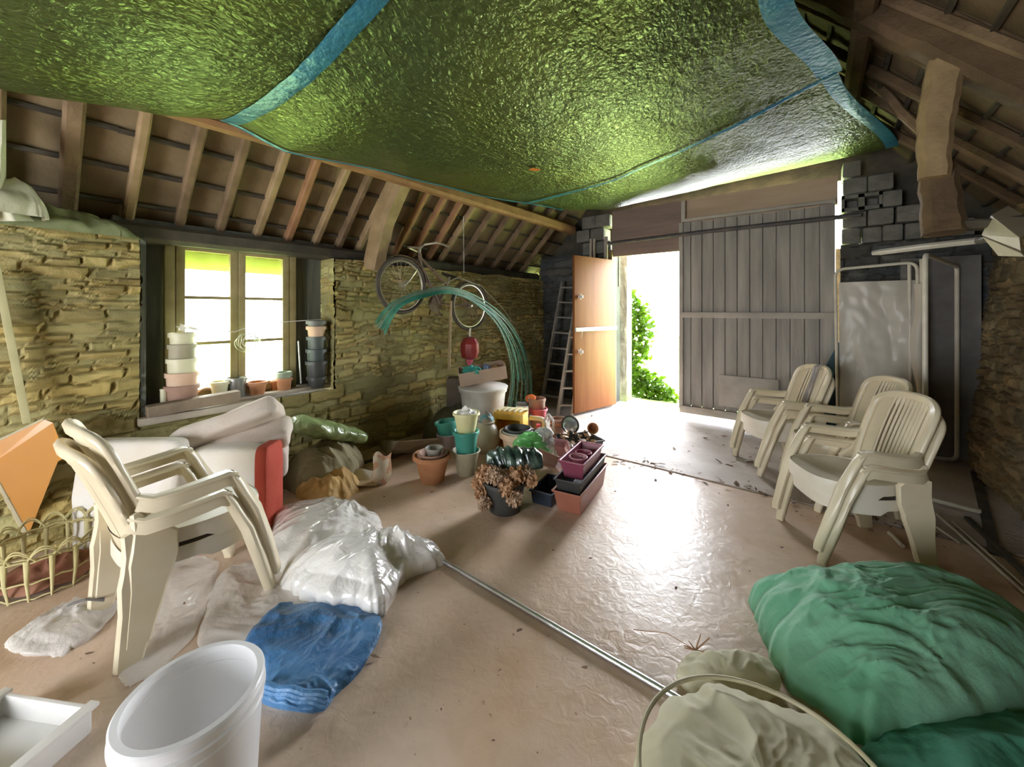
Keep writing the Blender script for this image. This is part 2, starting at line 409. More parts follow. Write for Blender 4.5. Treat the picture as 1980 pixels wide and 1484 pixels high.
def rough_beam(name, a, b, w_, h_, m, label, bend=0., seed=1, taper=1.0, seg=14, group=None):
    a, b = Vector(a), Vector(b); T = (b - a).normalized(); U = Vector((0, 0, 1))
    if abs(T.z) > .95: U = Vector((1, 0, 0))
    S_ = T.cross(U).normalized(); N_ = S_.cross(T)
    pts = []
    for i in range(seg):
        t = i / (seg - 1); q = a.lerp(b, t) + N_ * bend * math.sin(PI * t) + S_ * .012 * noise.noise(Vector((t * 4, seed * 3.1, 0))) + N_ * .01 * noise.noise(Vector((t * 5, seed * 1.7, 4)))
        pts.append(q)
    mb = MB(); ws = [w_ * lerp(1, taper, i / (seg - 1)) * (1 + .12 * noise.noise(Vector((i * .6, seed, 0)))) for i in range(seg)]
    hs = [h_ * lerp(1, taper, i / (seg - 1)) * (1 + .12 * noise.noise(Vector((i * .6, seed, 9)))) for i in range(seg)]
    mb.sweep(pts, ws, hs, tuple(S_), .22)
    return tag(mb.build(name, m, smooth=40, origin=a), label, kind='structure', group=group)
# left rafters: (y of foot, y at top, material)
spotsL = [(-2.3, 0), (-1.7, 0), (-1.1, 0), (-.6, 0), (-.28, 0), (-.02, 0), (.25, 0), (.52, 1), (.79, 0), (1.03, 0), (1.28, 1), (1.52, 2), (1.76, 1), (1.98, 0), (2.2, 1), (2.62, 2), (2.86, 2), (3.1, 2), (3.3, 1), (3.62, 0), (3.95, 0), (4.3, 0), (4.65, 0), (5.0, 0)]
for k, (y, c) in enumerate(spotsL):
    jj = random.uniform(-.05, .05); ww = .085 if y < .3 else .058
    rough_beam('rafter', (-3.78, y, RL(-3.78) + .05), (XR, y + jj, RL(XR) + .03), ww, .07, (M_wood_old, M_wood_pale, M_wood_orange)[c], 'sawn rafter under the left roof slope', seed=k, seg=16, group='left rafters')
for k in range(18):
    y = -2.5 + k * .44
    rough_beam('rafter', (1.6, y, RR(1.6) + .05), (XR, y + random.uniform(-.03, .03), RR(XR) + .03), .06, .07, (M_wood_r, M_wood_old)[k % 3 == 1], 'pole rafter under the right roof slope', seed=40 + k, seg=12, group='right rafters')
rough_beam('purlin', (-2.93, -2.9, 2.50), (-2.9, 5.25, 2.56), .12, .13, M_wood_orange, 'long purlin beam carrying the left rafters', seed=71, seg=30)
rough_beam('purlin', (-2.0, -2.9, RL(-2.0) - .06), (-2.0, 5.25, RL(-2.0) - .06), .12, .13, M_wood_old, 'upper purlin hidden above the sheet', seed=72, seg=30)
rough_beam('ridge_beam', (XR, -2.9, RL(XR) - .05), (XR, 5.25, RL(XR) - .05), .12, .15, M_wood_old, 'ridge beam at the top of the roof', seed=73, seg=20)
rough_beam('purlin', (.25, -2.9, RR(.25) - .06), (.25, 5.25, RR(.25) - .06), .11, .12, M_wood_old, 'purlin under the right slope beside the sheet', seed=74, seg=30)
rough_beam('wall_plate', (-3.62, -2.9, 1.87), (-3.62, 5.3, 1.87), .2, .12, M_wood_dark, 'dark wall plate along the top of the left wall', seed=75, seg=30)
rough_beam('wall_plate', (1.4, -2.9, 2.08), (1.4, 5.3, 2.08), .18, .1, M_wood_dark, 'dark wall plate on the right wall', seed=76, seg=30)
# curved post at the left wall, principal and post on the right
rough_beam('roof_post', PXW(722, 520, -3.42), PXW(790, 318, -2.93), .17, .17, M_wood_pale, 'thick curved post rising from the left wall to the purlin', bend=.07, seed=81, taper=1.15)
pa = PYW(1560, -14, 3.3); pb = PYW(2120, 262, 3.3)
rough_beam('principal_rafter', pa + Vector((0, 0, .13)), pb + Vector((0, 0, .13)), .16, .26, M_wood_r, 'heavy principal rafter of the right truss', seed=82, seg=18)
rough_beam('truss_post', PYW(1832, 120, 3.32), PYW(1806, 345, 3.3), .14, .17, M_wood_pale, 'pale rough post below the principal rafter', bend=-.02, seed=83, taper=.75)
rough_beam('truss_post', PYW(1812, 325, 3.36), PYW(1826, 452, 3.36), .13, .15, M_wood_r, 'dark lower post under the truss', seed=84, taper=1.2)
rough_beam('tie_beam', PYW(1790, 446, 3.36) , Vector((1.3, 3.4, PYW(1790, 446, 3.36).z + .02)), .12, .05, M_wood_dark, 'short tie beam into the right wall', seed=85)
a_ = PYW(1700, 120, 4.6); rough_beam('purlin_brace', PYW(1640, 110, 4.4), PYW(1800, 275, 4.4), .06, .06, M_wood_old, 'thin brace behind the blue hem', seed=86)
# ================================================================ window, doors, sheet, outdoors
def wpart(mb, name, m, r, smooth=35, label=None):
    """part given in world metres under an unrotated root (or under a part of it)"""
    q = r; off = Vector((0, 0, 0))
    while q is not None: off += q.location; q = q.parent
    mb.v = [v - off for v in mb.v]
    o = mb.build(name, m, r, smooth)
    if label: o['label'] = label
    return o
M_frame = mat('window_paint', (.34, .28, .12), (.42, .35, .17), .55, scale=10, bump=.15)
M_board = mat('niche_board', (.10, .11, .09), (.15, .15, .12), .75, scale=6, bump=.2, aniso=(1, 4, .4))
def glass_mat():
    m = bpy.data.materials.new('window_glass'); m.use_nodes = True; nt = m.node_tree; N = nt.nodes; L = nt.links
    N.remove(N['Principled BSDF']); g = N.new('ShaderNodeBsdfGlossy'); g.inputs['Roughness'].default_value = .03
    t = N.new('ShaderNodeBsdfTransparent'); t.inputs['Color'].default_value = (.95, .97, .93, 1)
    ms = N.new('ShaderNodeMixShader'); ms.inputs['Fac'].default_value = .06
    L.new(t.outputs[0], ms.inputs[1]); L.new(g.outputs[0], ms.inputs[2]); L.new(ms.outputs[0], N['Material Output'].inputs['Surface']); return m
M_glass = glass_mat()
XWN = -3.65
wy0, wy1, wz0, wz1 = .70, 1.585, .64, 1.90
wn = tag(bpy.data.objects.new('window_1', None), 'two leaf casement window with beige frame', kind='structure'); COL.objects.link(wn); wn.location = (XWN, 1.14, wz0)
f = MB()
for y in (wy0 + .03, wy1 - .03): f.box((XWN, y, (wz0 + wz1) / 2), (.06, .06, wz1 - wz0), bev=.006)
for z in (wz0 + .025, wz1 - .035): f.box((XWN, (wy0 + wy1) / 2, z), (.062, wy1 - wy0, .06), bev=.006)
wpart(f, 'window_frame', M_frame, wn)
ym = (wy0 + wy1) / 2
for a, b in ((wy0 + .06, ym), (ym, wy1 - .06)):
    c = MB(); x = XWN + .012
    c.box((x, a + .027, (wz0 + wz1) / 2), (.045, .052, wz1 - wz0 - .12), bev=.005); c.box((x, b - .027, (wz0 + wz1) / 2), (.045, .052, wz1 - wz0 - .12), bev=.005)
    c.box((x, (a + b) / 2, wz0 + .085), (.044, b - a - .1, .07)); c.box((x, (a + b) / 2, wz1 - .09), (.044, b - a - .1, .05))
    gh = (wz1 - .115 - wz0 - .12)
    for q in (1, 2): c.box((x, (a + b) / 2, wz0 + .12 + gh * q / 3), (.03, b - a - .1, .022))
    o = wpart(c, 'casement', M_frame, wn)
    g = MB(); g.box((x - .01, (a + b) / 2, (wz0 + wz1) / 2), (.004, b - a - .09, wz1 - wz0 - .2)); wpart(g, 'pane', M_glass, o, smooth=0)
# boards lining the niche, lintel and sill
M_sill = mat('sill_wood', (.16, .12, .08), (.28, .21, .14), .7, scale=5, bump=.4, bscale=30)
M_sillp = mat('sill_pale', (.42, .36, .28), (.55, .48, .38), .6, scale=5, bump=.3, bscale=30)
t = MB()
t.box((-3.70, (YW0 + wy0) / 2 - .01, 1.24), (.03, wy0 - YW0 + .05, 1.16)); t.box((-3.70, 1.65, 1.24), (.03, .13, 1.16)); t.box((-3.69, 1.77, 1.24), (.03, .115, 1.16))
t.box((-3.58, YW0 + .02, 1.24), (.24, .03, 1.16))
tag(t.build('trim_1', M_board, smooth=0), 'dark boards lining the window niche', kind='structure')
t = MB(); t.box((-3.70, 1.19, 1.92), (.16, 1.5, .10)); 
tag(t.build('trim_2', M_board, smooth=0), 'dark lintel above the window', kind='structure')
t = MB(); t.box((-3.5, .93, ZS - .03), (.2, .8, .05), (0, 0, 0), .01)
t.box((-3.60, 1.2, ZS), (.18, 1.28, .035), bev=.006)
tag(t.build('trim_3', M_sillp, smooth=30), 'pale worn window sill board', kind='structure')
a_, b_ = PXW(283, 797, -3.4), PXW(462, 764, -3.4)
t = MB(); t.bar(a_, b_, .09, .075, .012)
tag(t.build('trim_4', M_sill, smooth=30), 'rough dark beam end below the sill', kind='structure')
# yellow blind seen through the top panes
M_blind = mat('yellow_blind', (.45, .45, .16), (.5, .5, .2), .7, trans=.3)
t = MB(); t.grid(lambda u, v: Vector((-3.76 + .01 * math.sin(u * 40), lerp(.72, 1.56, u), lerp(1.66, 1.84, v))), 60, 4)
tag(t.build('window_blind', M_blind, origin=(-3.76, 1.14, 1.66)), 'short yellow blind outside the top window panes', 'blind')
# --- doors
M_ply = mat('orange_plywood', (.22, .070, .015), (.28, .105, .03), .55, spec=.25, scale=2.5, bump=.08, aniso=(3, 3, .35), detail=8)
M_white = mat('white_paint', (.78, .76, .72), (.70, .68, .64), .45)
hinge, free = Vector((-2.23, 5.26, 0)), Vector((-2.43, 4.44, 0))
dr = tag(bpy.data.objects.new('door_1', None), 'open orange plywood door leaf', kind='structure'); COL.objects.link(dr); dr.location = hinge
d = MB(); d.bar(hinge + Vector((0, 0, 1.04)), free + Vector((0, 0, 1.04)), .035, 2.02, .004)
wpart(d, 'panel', M_ply, dr)
n_ = Vector(((free - hinge).y, -(free - hinge).x, 0)).normalized() * -1
if n_.x < 0: n_ = -n_
d = MB(); d.bar(hinge + n_ * .03 + Vector((0, 0, 1.10)), free + n_ * .03 + Vector((0, 0, 1.10)), .025, .05, .004); wpart(d, 'crossbar', M_white, dr, label='white crossbar')
for z in (1.52, .82):
    d = MB(); p = free.lerp(hinge, .09) + n_ * .028; d.box((p.x, p.y, z), (.02, .12, .035), (0, 0, math.atan2(-.82, -.2)), .004); d.tube([(p.x + .02, p.y, z - .04), (p.x + .02, p.y, z + .04)], .008)
    wpart(d, 'latch', M_white, dr, label='small white latch')
M_plank = mat('grey_plank', (.27, .25, .22), (.40, .37, .32), .7, scale=3, bump=.35, bscale=25, aniso=(3, 3, .3), detail=7)
M_brown = mat('brown_board', (.20, .14, .11), (.27, .19, .15), .65, scale=3, bump=.15, aniso=(.4, 3, 3))
M_tanb = mat('tan_board', (.42, .30, .20), (.50, .37, .26), .6, scale=3, bump=.1, aniso=(.4, 3, 3))
d2 = tag(bpy.data.objects.new('door_2', None), 'wide closed barn door of upright grey planks', kind='structure'); COL.objects.link(d2); d2.location = (-.6, 5.3, 0)
d = MB(); rn = random.Random(8); n = 12; x = -1.36; wp = 1.53 / n
for k in range(n):
    z0 = .09 + rn.uniform(0, .015)
    d.box((x + wp / 2, 5.3 + rn.uniform(-.004, .004), (z0 + 1.26) / 2), (wp - .009, .022, 1.26 - z0), bev=.003)
    d.box((x + wp / 2, 5.3 + rn.uniform(-.004, .004), (1.32 + 2.46) / 2), (wp - .009, .022, 1.14), bev=.003); x += wp
d.box((-.595, 5.325, 1.3), (1.53, .02, 2.3))
wpart(d, 'planks', M_plank, d2)
M_plank2 = mat('plank_rail', (.35, .32, .27), (.45, .41, .35), .7, scale=5, bump=.2)
for z, h in ((1.29, .07), (.10, .09)):
    d = MB(); d.box((-.595, 5.27, z), (1.53, .05, h), bev=.006); wpart(d, 'rail', M_plank2, d2)
d = MB(); d.box((-1.345, 5.28, 1.28), (.05, .05, 2.36), bev=.006); wpart(d, 'edge_post', M_plank2, d2)
a_, b_ = PYW(1390, 725, 5.26), PYW(1506, 800, 5.26)
d = MB(); d.box(((a_.x + b_.x) / 2, 5.265, (a_.z + b_.z) / 2), (b_.x - a_.x, .018, a_.z - b_.z), bev=.003); wpart(d, 'patch_board', M_plank2, d2, label='square repair board')
t = MB(); t.box((-1.80, 5.33, 2.43), (.98, .04, .64)); tag(t.build('trim_5', M_brown, smooth=0), 'brown board above the open doorway', kind='structure')
t = MB(); t.box((-.56, 5.31, 2.597), (1.5, .04, .296)); tag(t.build('trim_6', M_tanb, smooth=0), 'tan header board above the plank door', kind='structure')
t = MB(); t.box((-.58, 5.24, 2.475), (1.5, .06, .035), bev=.005); t.box((-1.31, 5.25, 2.6), (.05, .05, .25), bev=.005); tag(t.build('trim_7', M_plank2, smooth=30), 'thin ledge along the top of the plank door', kind='structure')
t = MB(); t.tube([(-2.30, 5.2, 2.285), (-1, 5.19, 2.30), (.36, 5.17, 2.29)], .024, 10); tag(t.build('sliding_rail', mat('rust_dark', (.05, .05, .055), (.10, .08, .07), .6), smooth=40, origin=(-1, 5.19, 2.29)), 'dark iron sliding rail across the top of the barn doors', 'rail')
t = MB(); t.box((-2.3, 5.34, 1.1), (.06, .16, 2.2)); t.box((.2, 5.42, 1.0), (.05, .06, 2.0)); tag(t.build('trim_8', M_wood_old, smooth=0), 'old door jambs', kind='structure')
# --- outdoors
M_ground = mat('outdoor_ground', (.42, .60, .18), (.55, .68, .26), .9, scale=4)  # lime tint added for the green light it bounces onto the sheet
t = MB(); t.box((0, 13.5, -.08), (30, 15.9, .1)); t.box((-12, 0, -.08), (16.0, 11.0, .1)); tag(t.build('ground', M_ground, smooth=0), 'ground outside, tinted lime to bounce light onto the sheet', kind='structure')
def leaf_mat(name, a, b):
    return mat(name, a, b, .5, scale=20, trans=.4)
def leaves(mb, n, pt, size, rn):
    for i in range(n):
        c = pt(rn); s = size * rn.uniform(.6, 1.3); R = Euler((rn.uniform(-1.2, 1.2), rn.uniform(-1.2, 1.2), rn.uniform(0, 6.3))).to_matrix()
        pts = [(0, -.5, 0), (.28, -.28, .03), (.38, .05, .0), (.18, .3, -.03), (0, .6, -.08), (-.18, .3, -.03), (-.38, .05, 0), (-.28, -.28, .03)]
        mb.add([c + R @ (Vector(p) * s) for p in pts], [(0, 1, 2, 7), (7, 2, 3, 6), (6, 3, 4, 5)][0:1] + [(7, 2, 3, 6), (6, 3, 5), (3, 4, 5)])
rn = random.Random(2)
def in_ivy(r):
    while True:
        k = r.random()
        px = r.uniform(1208, 1312); py = r.uniform(560, 808)
        mx = interp([560, 600, 640, 680, 705, 740, 760, 790, 808], [1222, 1252, 1264, 1252, 1240, 1285, 1305, 1312, 1312], py)
        if px < mx + r.gauss(0, 5): return PYW(px, py, 6.1 + .25 * r.random())
iv = MB(); leaves(iv, 2200, in_ivy, .085, rn)
tag(iv.build('ivy_shrub', leaf_mat('ivy_leaf', (.045, .115, .002), (.10, .19, .004)), smooth=0, origin=(-2.3, 6.2, 0)), 'bright green leafy shrub growing outside the open doorway', 'shrub')
iv = MB(); iv.tube([P(1225, 790, 0) + Vector((-.1, .9, 0)), PYW(1222, 700, 6.3), PYW(1228, 600, 6.3)], [.03, .02, .01]); 
st = iv.build('stem', M_wood_old, None); sh = bpy.data.objects['ivy_shrub']; st.parent = sh; st.location = -sh.location
t = MB(); t.grid(lambda u, v: PYW(lerp(1188, 1212, u), lerp(470, 800, v), 5.75) + Vector((0, .03 * fbm((u * 2, v * 14, 1)), 0)), 8, 40)
t.grid(lambda u, v: PYW(lerp(1188, 1212, u), lerp(470, 800, v), 5.75) + Vector((0, .2, 0)), 8, 40)
tag(t.build('wall_outside', mat('pale_stone', (.5, .48, .42), (.65, .63, .57), .9, scale=12, bump=.5), smooth=0), 'pale sunlit stonework outside the doorway', kind='structure')
rn = random.Random(6)
iv = MB(); leaves(iv, 300, lambda r: Vector((r.uniform(-1.3, .1), 5.55 + r.random() * .2, r.uniform(0, .09))), .05, rn)
tag(iv.build('grass', MATS['ivy_leaf'], smooth=0), 'green weeds showing under the plank door', 'weeds', kind='stuff')
# --- the big sagging sheet under the roof
def tarp_mat():
    m = bpy.data.materials.new('green_sheet'); m.use_nodes = True; nt = m.node_tree; N = nt.nodes; L = nt.links; b = N['Principled BSDF']
    b.inputs['Metallic'].default_value = .55; b.inputs['Roughness'].default_value = .30
    tc = N.new('ShaderNodeTexCoord')
    n = N.new('ShaderNodeTexNoise'); n.inputs['Scale'].default_value = 1.1; n.inputs['Detail'].default_value = 3; L.new(tc.outputs['Object'], n.inputs['Vector'])
    r = N.new('ShaderNodeValToRGB'); r.color_ramp.elements[0].position = .35; r.color_ramp.elements[0].color = (.15, .19, .045, 1); r.color_ramp.elements[1].position = .68; r.color_ramp.elements[1].color = (.09, .13, .05, 1)
    L.new(n.outputs['Fac'], r.inputs['Fac']); L.new(r.outputs['Color'], b.inputs['Base Color'])
    def bumpn(scale, strength, dist, prev=None, aniso=(1, 1, 1), distort=1.5):
        mp = N.new('ShaderNodeMapping'); mp.inputs['Scale'].default_value = aniso; L.new(tc.outputs['Object'], mp.inputs['Vector'])
        q = N.new('ShaderNodeTexNoise'); q.inputs['Scale'].default_value = scale; q.inputs['Detail'].default_value = 3; q.inputs['Distortion'].default_value = distort; L.new(mp.outputs['Vector'], q.inputs['Vector'])
        bp = N.new('ShaderNodeBump'); bp.inputs['Strength'].default_value = strength; bp.inputs['Distance'].default_value = dist; L.new(q.outputs['Fac'], bp.inputs['Height'])
        if prev is not None: L.new(prev.outputs['Normal'], bp.inputs['Normal'])
        return bp
    b1 = bumpn(2.2, .30, .08, None, (1, 1.4, 1), .5); b2 = bumpn(8, .45, .03, b1, (1.8, 1, 1), .6); b3 = bumpn(26, .9, .018, b2, (1.5, 1, 1), .8)
    L.new(b3.outputs['Normal'], b.inputs['Normal'])
    tr = N.new('ShaderNodeBsdfTranslucent'); tr.inputs['Color'].default_value = (.45, .6, .1, 1); ms = N.new('ShaderNodeMixShader'); ms.inputs['Fac'].default_value = .12
    L.new(b.outputs[0], ms.inputs[1]); L.new(tr.outputs[0], ms.inputs[2]); L.new(ms.outputs[0], N['Material Output'].inputs['Surface'])
    return m
M_tarp = tarp_mat()
M_hem = mat('blue_hem', (.03, .17, .28), (.04, .22, .34), .35, metal=.15, bump=.5, bscale=25)
TLx = lambda y: interp([-3, 2.9, 4.35, 5.16], [-2.8, -2.8, -2.6, -2.33], y)
TLz = lambda y: interp([-3, 0, .5, .83, 1.15, 1.95, 2.86, 4.35, 5.16], [2.32, 2.31, 2.4, 2.49, 2.42, 2.5, 2.55, 2.645, 2.75], y)
TRx = lambda y: interp([-3, -1, 2.2, 3.2, 5.16], [-.4, -.3, -.1, .115, .63], y)
TRz = lambda y: interp([-3, -1, 2.2, 3.2, 5.16], [2.8, 2.8, 2.78, 2.86, 2.90], y)
TSag = lambda y: interp([-3, 1.8, 3.2, 4.2, 5.16], [.21, .2, .09, .035, .0], y)
def tarp(s, y, off=0.):
    sg = 3.4 * s * (1 - s) ** 1.35 * 1.35
    x = lerp(TLx(y), TRx(y), s); z = lerp(TLz(y), TRz(y), s) - TSag(y) * sg
    amp = min(1, 6 * s, 6 * (1 - s)) * (.35 + .65 * min(1, max(0, (5.1 - y))))
    z += amp * (.02 * noise.noise(Vector((x * 1.6, y * 1.3, 4))) + .008 * (ridge((x * 2.2 + y * .4, y * 1.2, 7), 1.0, 3) - 1))
    return Vector((x, y, z - off))
t = MB(); t.grid(lambda u, v: tarp(u, lerp(-2.6, 5.16, v)), 110, 260)
ts = t.build('tarpaulin', M_tarp, smooth=180, origin=(-1.4, 1.3, 2.5)); tag(ts, 'huge sagging shiny green sheet with blue hems hung below the roof', 'tarpaulin')
def hem(name, path, wdt, m=None, off=.012, n=90):
    """path(t)->(s,y); band lying just under the sheet"""
    def pt(u, v):
        s, y = path(u); s2, y2 = path(min(1, u + .01)); s1, y1 = path(max(0, u - .01))
        A, B = tarp(s1, y1), tarp(s2, y2); T = (B - A).normalized(); S_ = T.cross(Vector((0, 0, 1))).normalized()
        c = tarp(s, y, off); return c + S_ * wdt * (v - .5) + Vector((0, 0, -.004 * math.sin(v * PI)))
    h = MB(); h.grid(pt, n, 5)
    o = h.build(name, m or M_hem, None, 180); o.parent = ts; o.location = -ts.location; o['label'] = 'blue hem band'; return o
hem('hem', lambda t: (t, .83 + .1 * t * 0), .085)
hem('hem', lambda t: (1 - t, 3.2 + .5 * min(1, t * 1.6) - .0 * t), .05, off=.02)
hem('hem', lambda t: (.985, lerp(-2.5, 3.2, t)), .13)
hem('hem', lambda t: (.985, lerp(3.2, 5.1, t)), .09)
hem('hem', lambda t: (.008, lerp(.83, 4.4, t)), .035)
ep = MB(); c = tarp(.30, .83 + .005, .018); 
for (s, y) in ((.66, .83),):
    c = tarp(s, y, .02); ep.lathe([(.010, 0), (.022, 0), (.024, -.004), (.012, -.007), (.010, -.004)], 20, c)
e = ep.build('eyelet', mat('zinc', (.5, .5, .5), None, .35, .8)); e.parent = ts; e.location = -ts.location
c = PXW(1036, 322, -2.0); 
def hit(px, py):
    best = None
    for i in range(60):
        for j in range(200):
            p = tarp(i / 59, lerp(-1, 5.1, j / 199)); X = p.x * CS + p.y * SN; Z = -p.x * SN + p.y * CS
            if Z < .3: continue
            e_ = (CX + FPX * X / Z - px) ** 2 + (HY - FPX * (p.z - CAM_H) / Z - py) ** 2
            if best is None or e_ < best[0]: best = (e_, i / 59, lerp(-1, 5.1, j / 199))
    return best
_, s_, y_ = hit(1036, 322)
q = MB(); q.grid(lambda u, v: tarp(s_ + .018 * (u - .5), y_ + .10 * (v - .5), .022), 3, 4)
e = q.build('patch', mat('orange_patch', (.8, .22, .03), None, .4)); e.parent = ts; e.location = -ts.location; e['label'] = 'small orange patch'
# ================================================================ plastic armchairs
M_chair = mat('cream_plastic', (.72, .64, .46), (.64, .56, .39), .38, scale=5, bump=.03, detail=5, coat=.2)
M_seat = mat('cream_seat', (.74, .69, .58), (.66, .61, .50), .4, scale=5, bump=.03)
def make_chair(label, group):
    """seat faces local +X"""
    r = root('armchair', (0, 0, 0), 0, label, 'chair', group)
    # seat with a deep front apron
    s = MB()
    def outline(a):                       # superellipse, front rounder
        c, q = math.cos(a), math.sin(a); x = abs(c) ** .75 * (1 if c > 0 else -1); y = abs(q) ** .62 * (1 if q > 0 else -1)
        return (.0 + (.26 if x > 0 else .215) * x, (.235 - .03 * max(0, -x)) * y)
    def seat(u, v):
        x, y = outline(2 * PI * u)
        if v < .7:
            k = v / .7; return Vector((x * k, y * k, .370 - .022 * (1 - k * k) + .012 * max(0, -x * k) * -1))
        if v < .8: return Vector((x * 1.0, y * 1.0, .375))
        k = (v - .8) / .2; d = .075 if x > 0 else .05
        return Vector((x * (1.015 - .0 * k), y * (1.015), .367 - d * k))
    s.grid(seat, 64, 24, cu=True); s.build('seat', M_seat, r, 40)
    # backrest surface
    def B(u, v):                          # u -1..1, v 0..1
        wv = .205 + .022 * math.sin(v * 2.4); 
        return Vector((-.20 - .135 * v - .03 * v * v + .045 * u * u, wv * u, .37 + .455 * v))
    b = MB()
    path = []
    for i in range(61):                   # rounded arch frame
        t = i / 60
        if t < .36: u, v = -1, t / .36 * .80
        elif t > .64: u, v = 1, (1 - t) / .36 * .80
        else:
            a = PI * (t - .36) / .28; u, v = -abs(math.cos(a)) ** .7 * (1 if a < PI / 2 else -1), .80 + .2 * math.sin(a) ** .7
        path.append(B(u * .93, v * .985))
    b.sweep(path, .05, .03, lambda i: ((path[min(i + 1, 60)] - path[max(i - 1, 0)]).cross(Vector((1, 0, .25)))).normalized(), .35)
    def panel(u0, u1, v0, v1, nu=4, nv=20):
        def fn(a, c):
            v = lerp(v0, v1, c); u = lerp(u0, u1, a)
            lim = .95 if v < .8 else .95 * math.sqrt(max(0, 1 - ((v - .8) / .2) ** 2.6))
            return B(max(-lim, min(lim, u)), v)
        b.grid(fn, nu, nv)
        b.grid(lambda a, c: fn(a, c) + Vector((-.008, 0, 0)), nu, nv)
    panel(-.95, -.56, .0, .99); panel(.56, .95, .0, .99)
    panel(-.6, .6, .86, .995, 14, 5); panel(-.6, .6, -.02, .16, 14, 5)
    for k in range(9):
        u = -.56 + 1.12 * (k + .5) / 9
        b.sweep([B(u, v / 10 * .86 + .08) + Vector((.003, 0, 0)) for v in range(11)], .017, .014, (0, 1, 0), .3)
    b.build('backrest', M_chair, r, 45)
    for sd in (-1, 1):
        # arm: flat band from the back, bending down
        a = MB(); pts = [B(sd * .96, .41) + Vector((0, 0, 0)), Vector((-.175, sd * .250, .542)), Vector((-.10, sd * .262, .545)), Vector((.02, sd * .266, .556)), Vector((.065, sd * .266, .560)), Vector((.098, sd * .264, .545))]
        a.sweep(pts, [.035, .045, .05, .055, .055, .05], [.022] * 6, (0, 1, 0), .35)
        pts2 = [p + Vector((0, sd * .016, -.028)) for p in pts]
        a.sweep(pts2, .008, [.05] * 6, (0, 1, 0), .2)
        a.build('armrest', M_chair, r, 40)
        # front leg from the arm to the floor
        l = MB(); P_ = [Vector((.075, sd * .264, .558)), Vector((.108, sd * .263, .50)), Vector((.175, sd * .258, .36)), Vector((.228, sd * .25, .19)), Vector((.275, sd * .235, .03)), Vector((.278, sd * .233, 0))]
        l.sweep(P_, [.05, .055, .06, .06, .052, .05], [.03, .05, .062, .062, .055, .05], (0, 1, 0), .42)
        l.build('leg', M_chair, r, 45)
        # rear leg: broad tapering blade running up behind the seat
        l = MB()
        Q = [(-.225, .50, .035, .228), (-.20, .43, .08, .232), (-.17, .37, .15, .236), (-.175, .30, .155, .238), (-.19, .2, .12, .238), (-.215, .05, .09, .236), (-.222, 0, .082, .235)]
        l.sweep([Vector((x, sd * y, z)) for x, z, w_, y in Q], [.032] * 7, [q[2] for q in Q], (0, 1, 0), .3)
        l.build('leg', M_chair, r, 45)
    st = MB(); st.box((.0, 0, .33), (.34, .38, .03), bev=.008); st.build('seat_rib', M_chair, r)
    return r
GC = 'cream plastic garden armchairs'
ch0 = make_chair('cream plastic armchair, lower of the nearest stack on the right', GC)
def fdir(a): return Vector((math.cos(a), math.sin(a), 0))
def stack(cx, cy, ang, lab_low, lab_up, first=None, dz=.075, df=.022, scale=1.):
    lo = first or dup(ch0, (0, 0, 0), 0, lab_low, GC)
    lo.location = (cx, cy, 0); lo.rotation_euler = (0, 0, ang); lo['label'] = lab_low
    lo.scale = (scale,) * 3
    up = dup(ch0, (cx + df * math.cos(ang), cy + df * math.sin(ang), dz), ang + .012, lab_up, GC); up.scale = (scale,) * 3
    return lo, up
stack(.165, 2.985, rad(207.5), 'lower cream plastic armchair of the nearest right-hand stack', 'upper cream plastic armchair of the nearest right-hand stack, by the green net', first=ch0, scale=.96)
stack(.16, 3.66, rad(206), 'lower cream plastic armchair of the middle right-hand stack', 'upper cream plastic armchair of the middle right-hand stack, before the plastic screen', scale=.96)
stack(-.24, 4.10, rad(211), 'lower cream plastic armchair of the farthest stack, by the plank door', 'upper cream plastic armchair of the farthest stack, cords hung over its back', scale=.96)
stack(-2.30, .50, rad(93), 'lower cream plastic armchair of the left stack, beside the white mattress', 'upper cream plastic armchair of the left stack, nearest the window')
# cords hung over the far chair
M_cord = mat('grey_cord', (.28, .25, .24), (.45, .42, .40), .7)
cm = MB(); A = rad(211); fx, fy = math.cos(A), math.sin(A)
def far(x, y, z): return Vector((-.24 + .022 * fx + x * fx - y * fy, 4.10 + .022 * fy + x * fy + y * fx, z + .075))
rn = random.Random(3)
for k in range(7):
    y0 = -.02 + .075 * rn.random(); y1 = y0 + rn.uniform(-.05, .05) - .01; zz = rn.uniform(.42, .55)
    cm.tube([far(-.355, y0, .72), far(-.36, y0, .79), far(-.34, y0, .806), far(-.31, y0, .79), far(-.26, lerp(y0, y1, .5) + .01, .65), far(-.205, y1, zz - .06)], .0045, 5)
tag(cm.build('cord', M_cord, origin=far(-.3, 0, .8)), 'grey cords draped over the back of the farthest chair stack', 'cord')
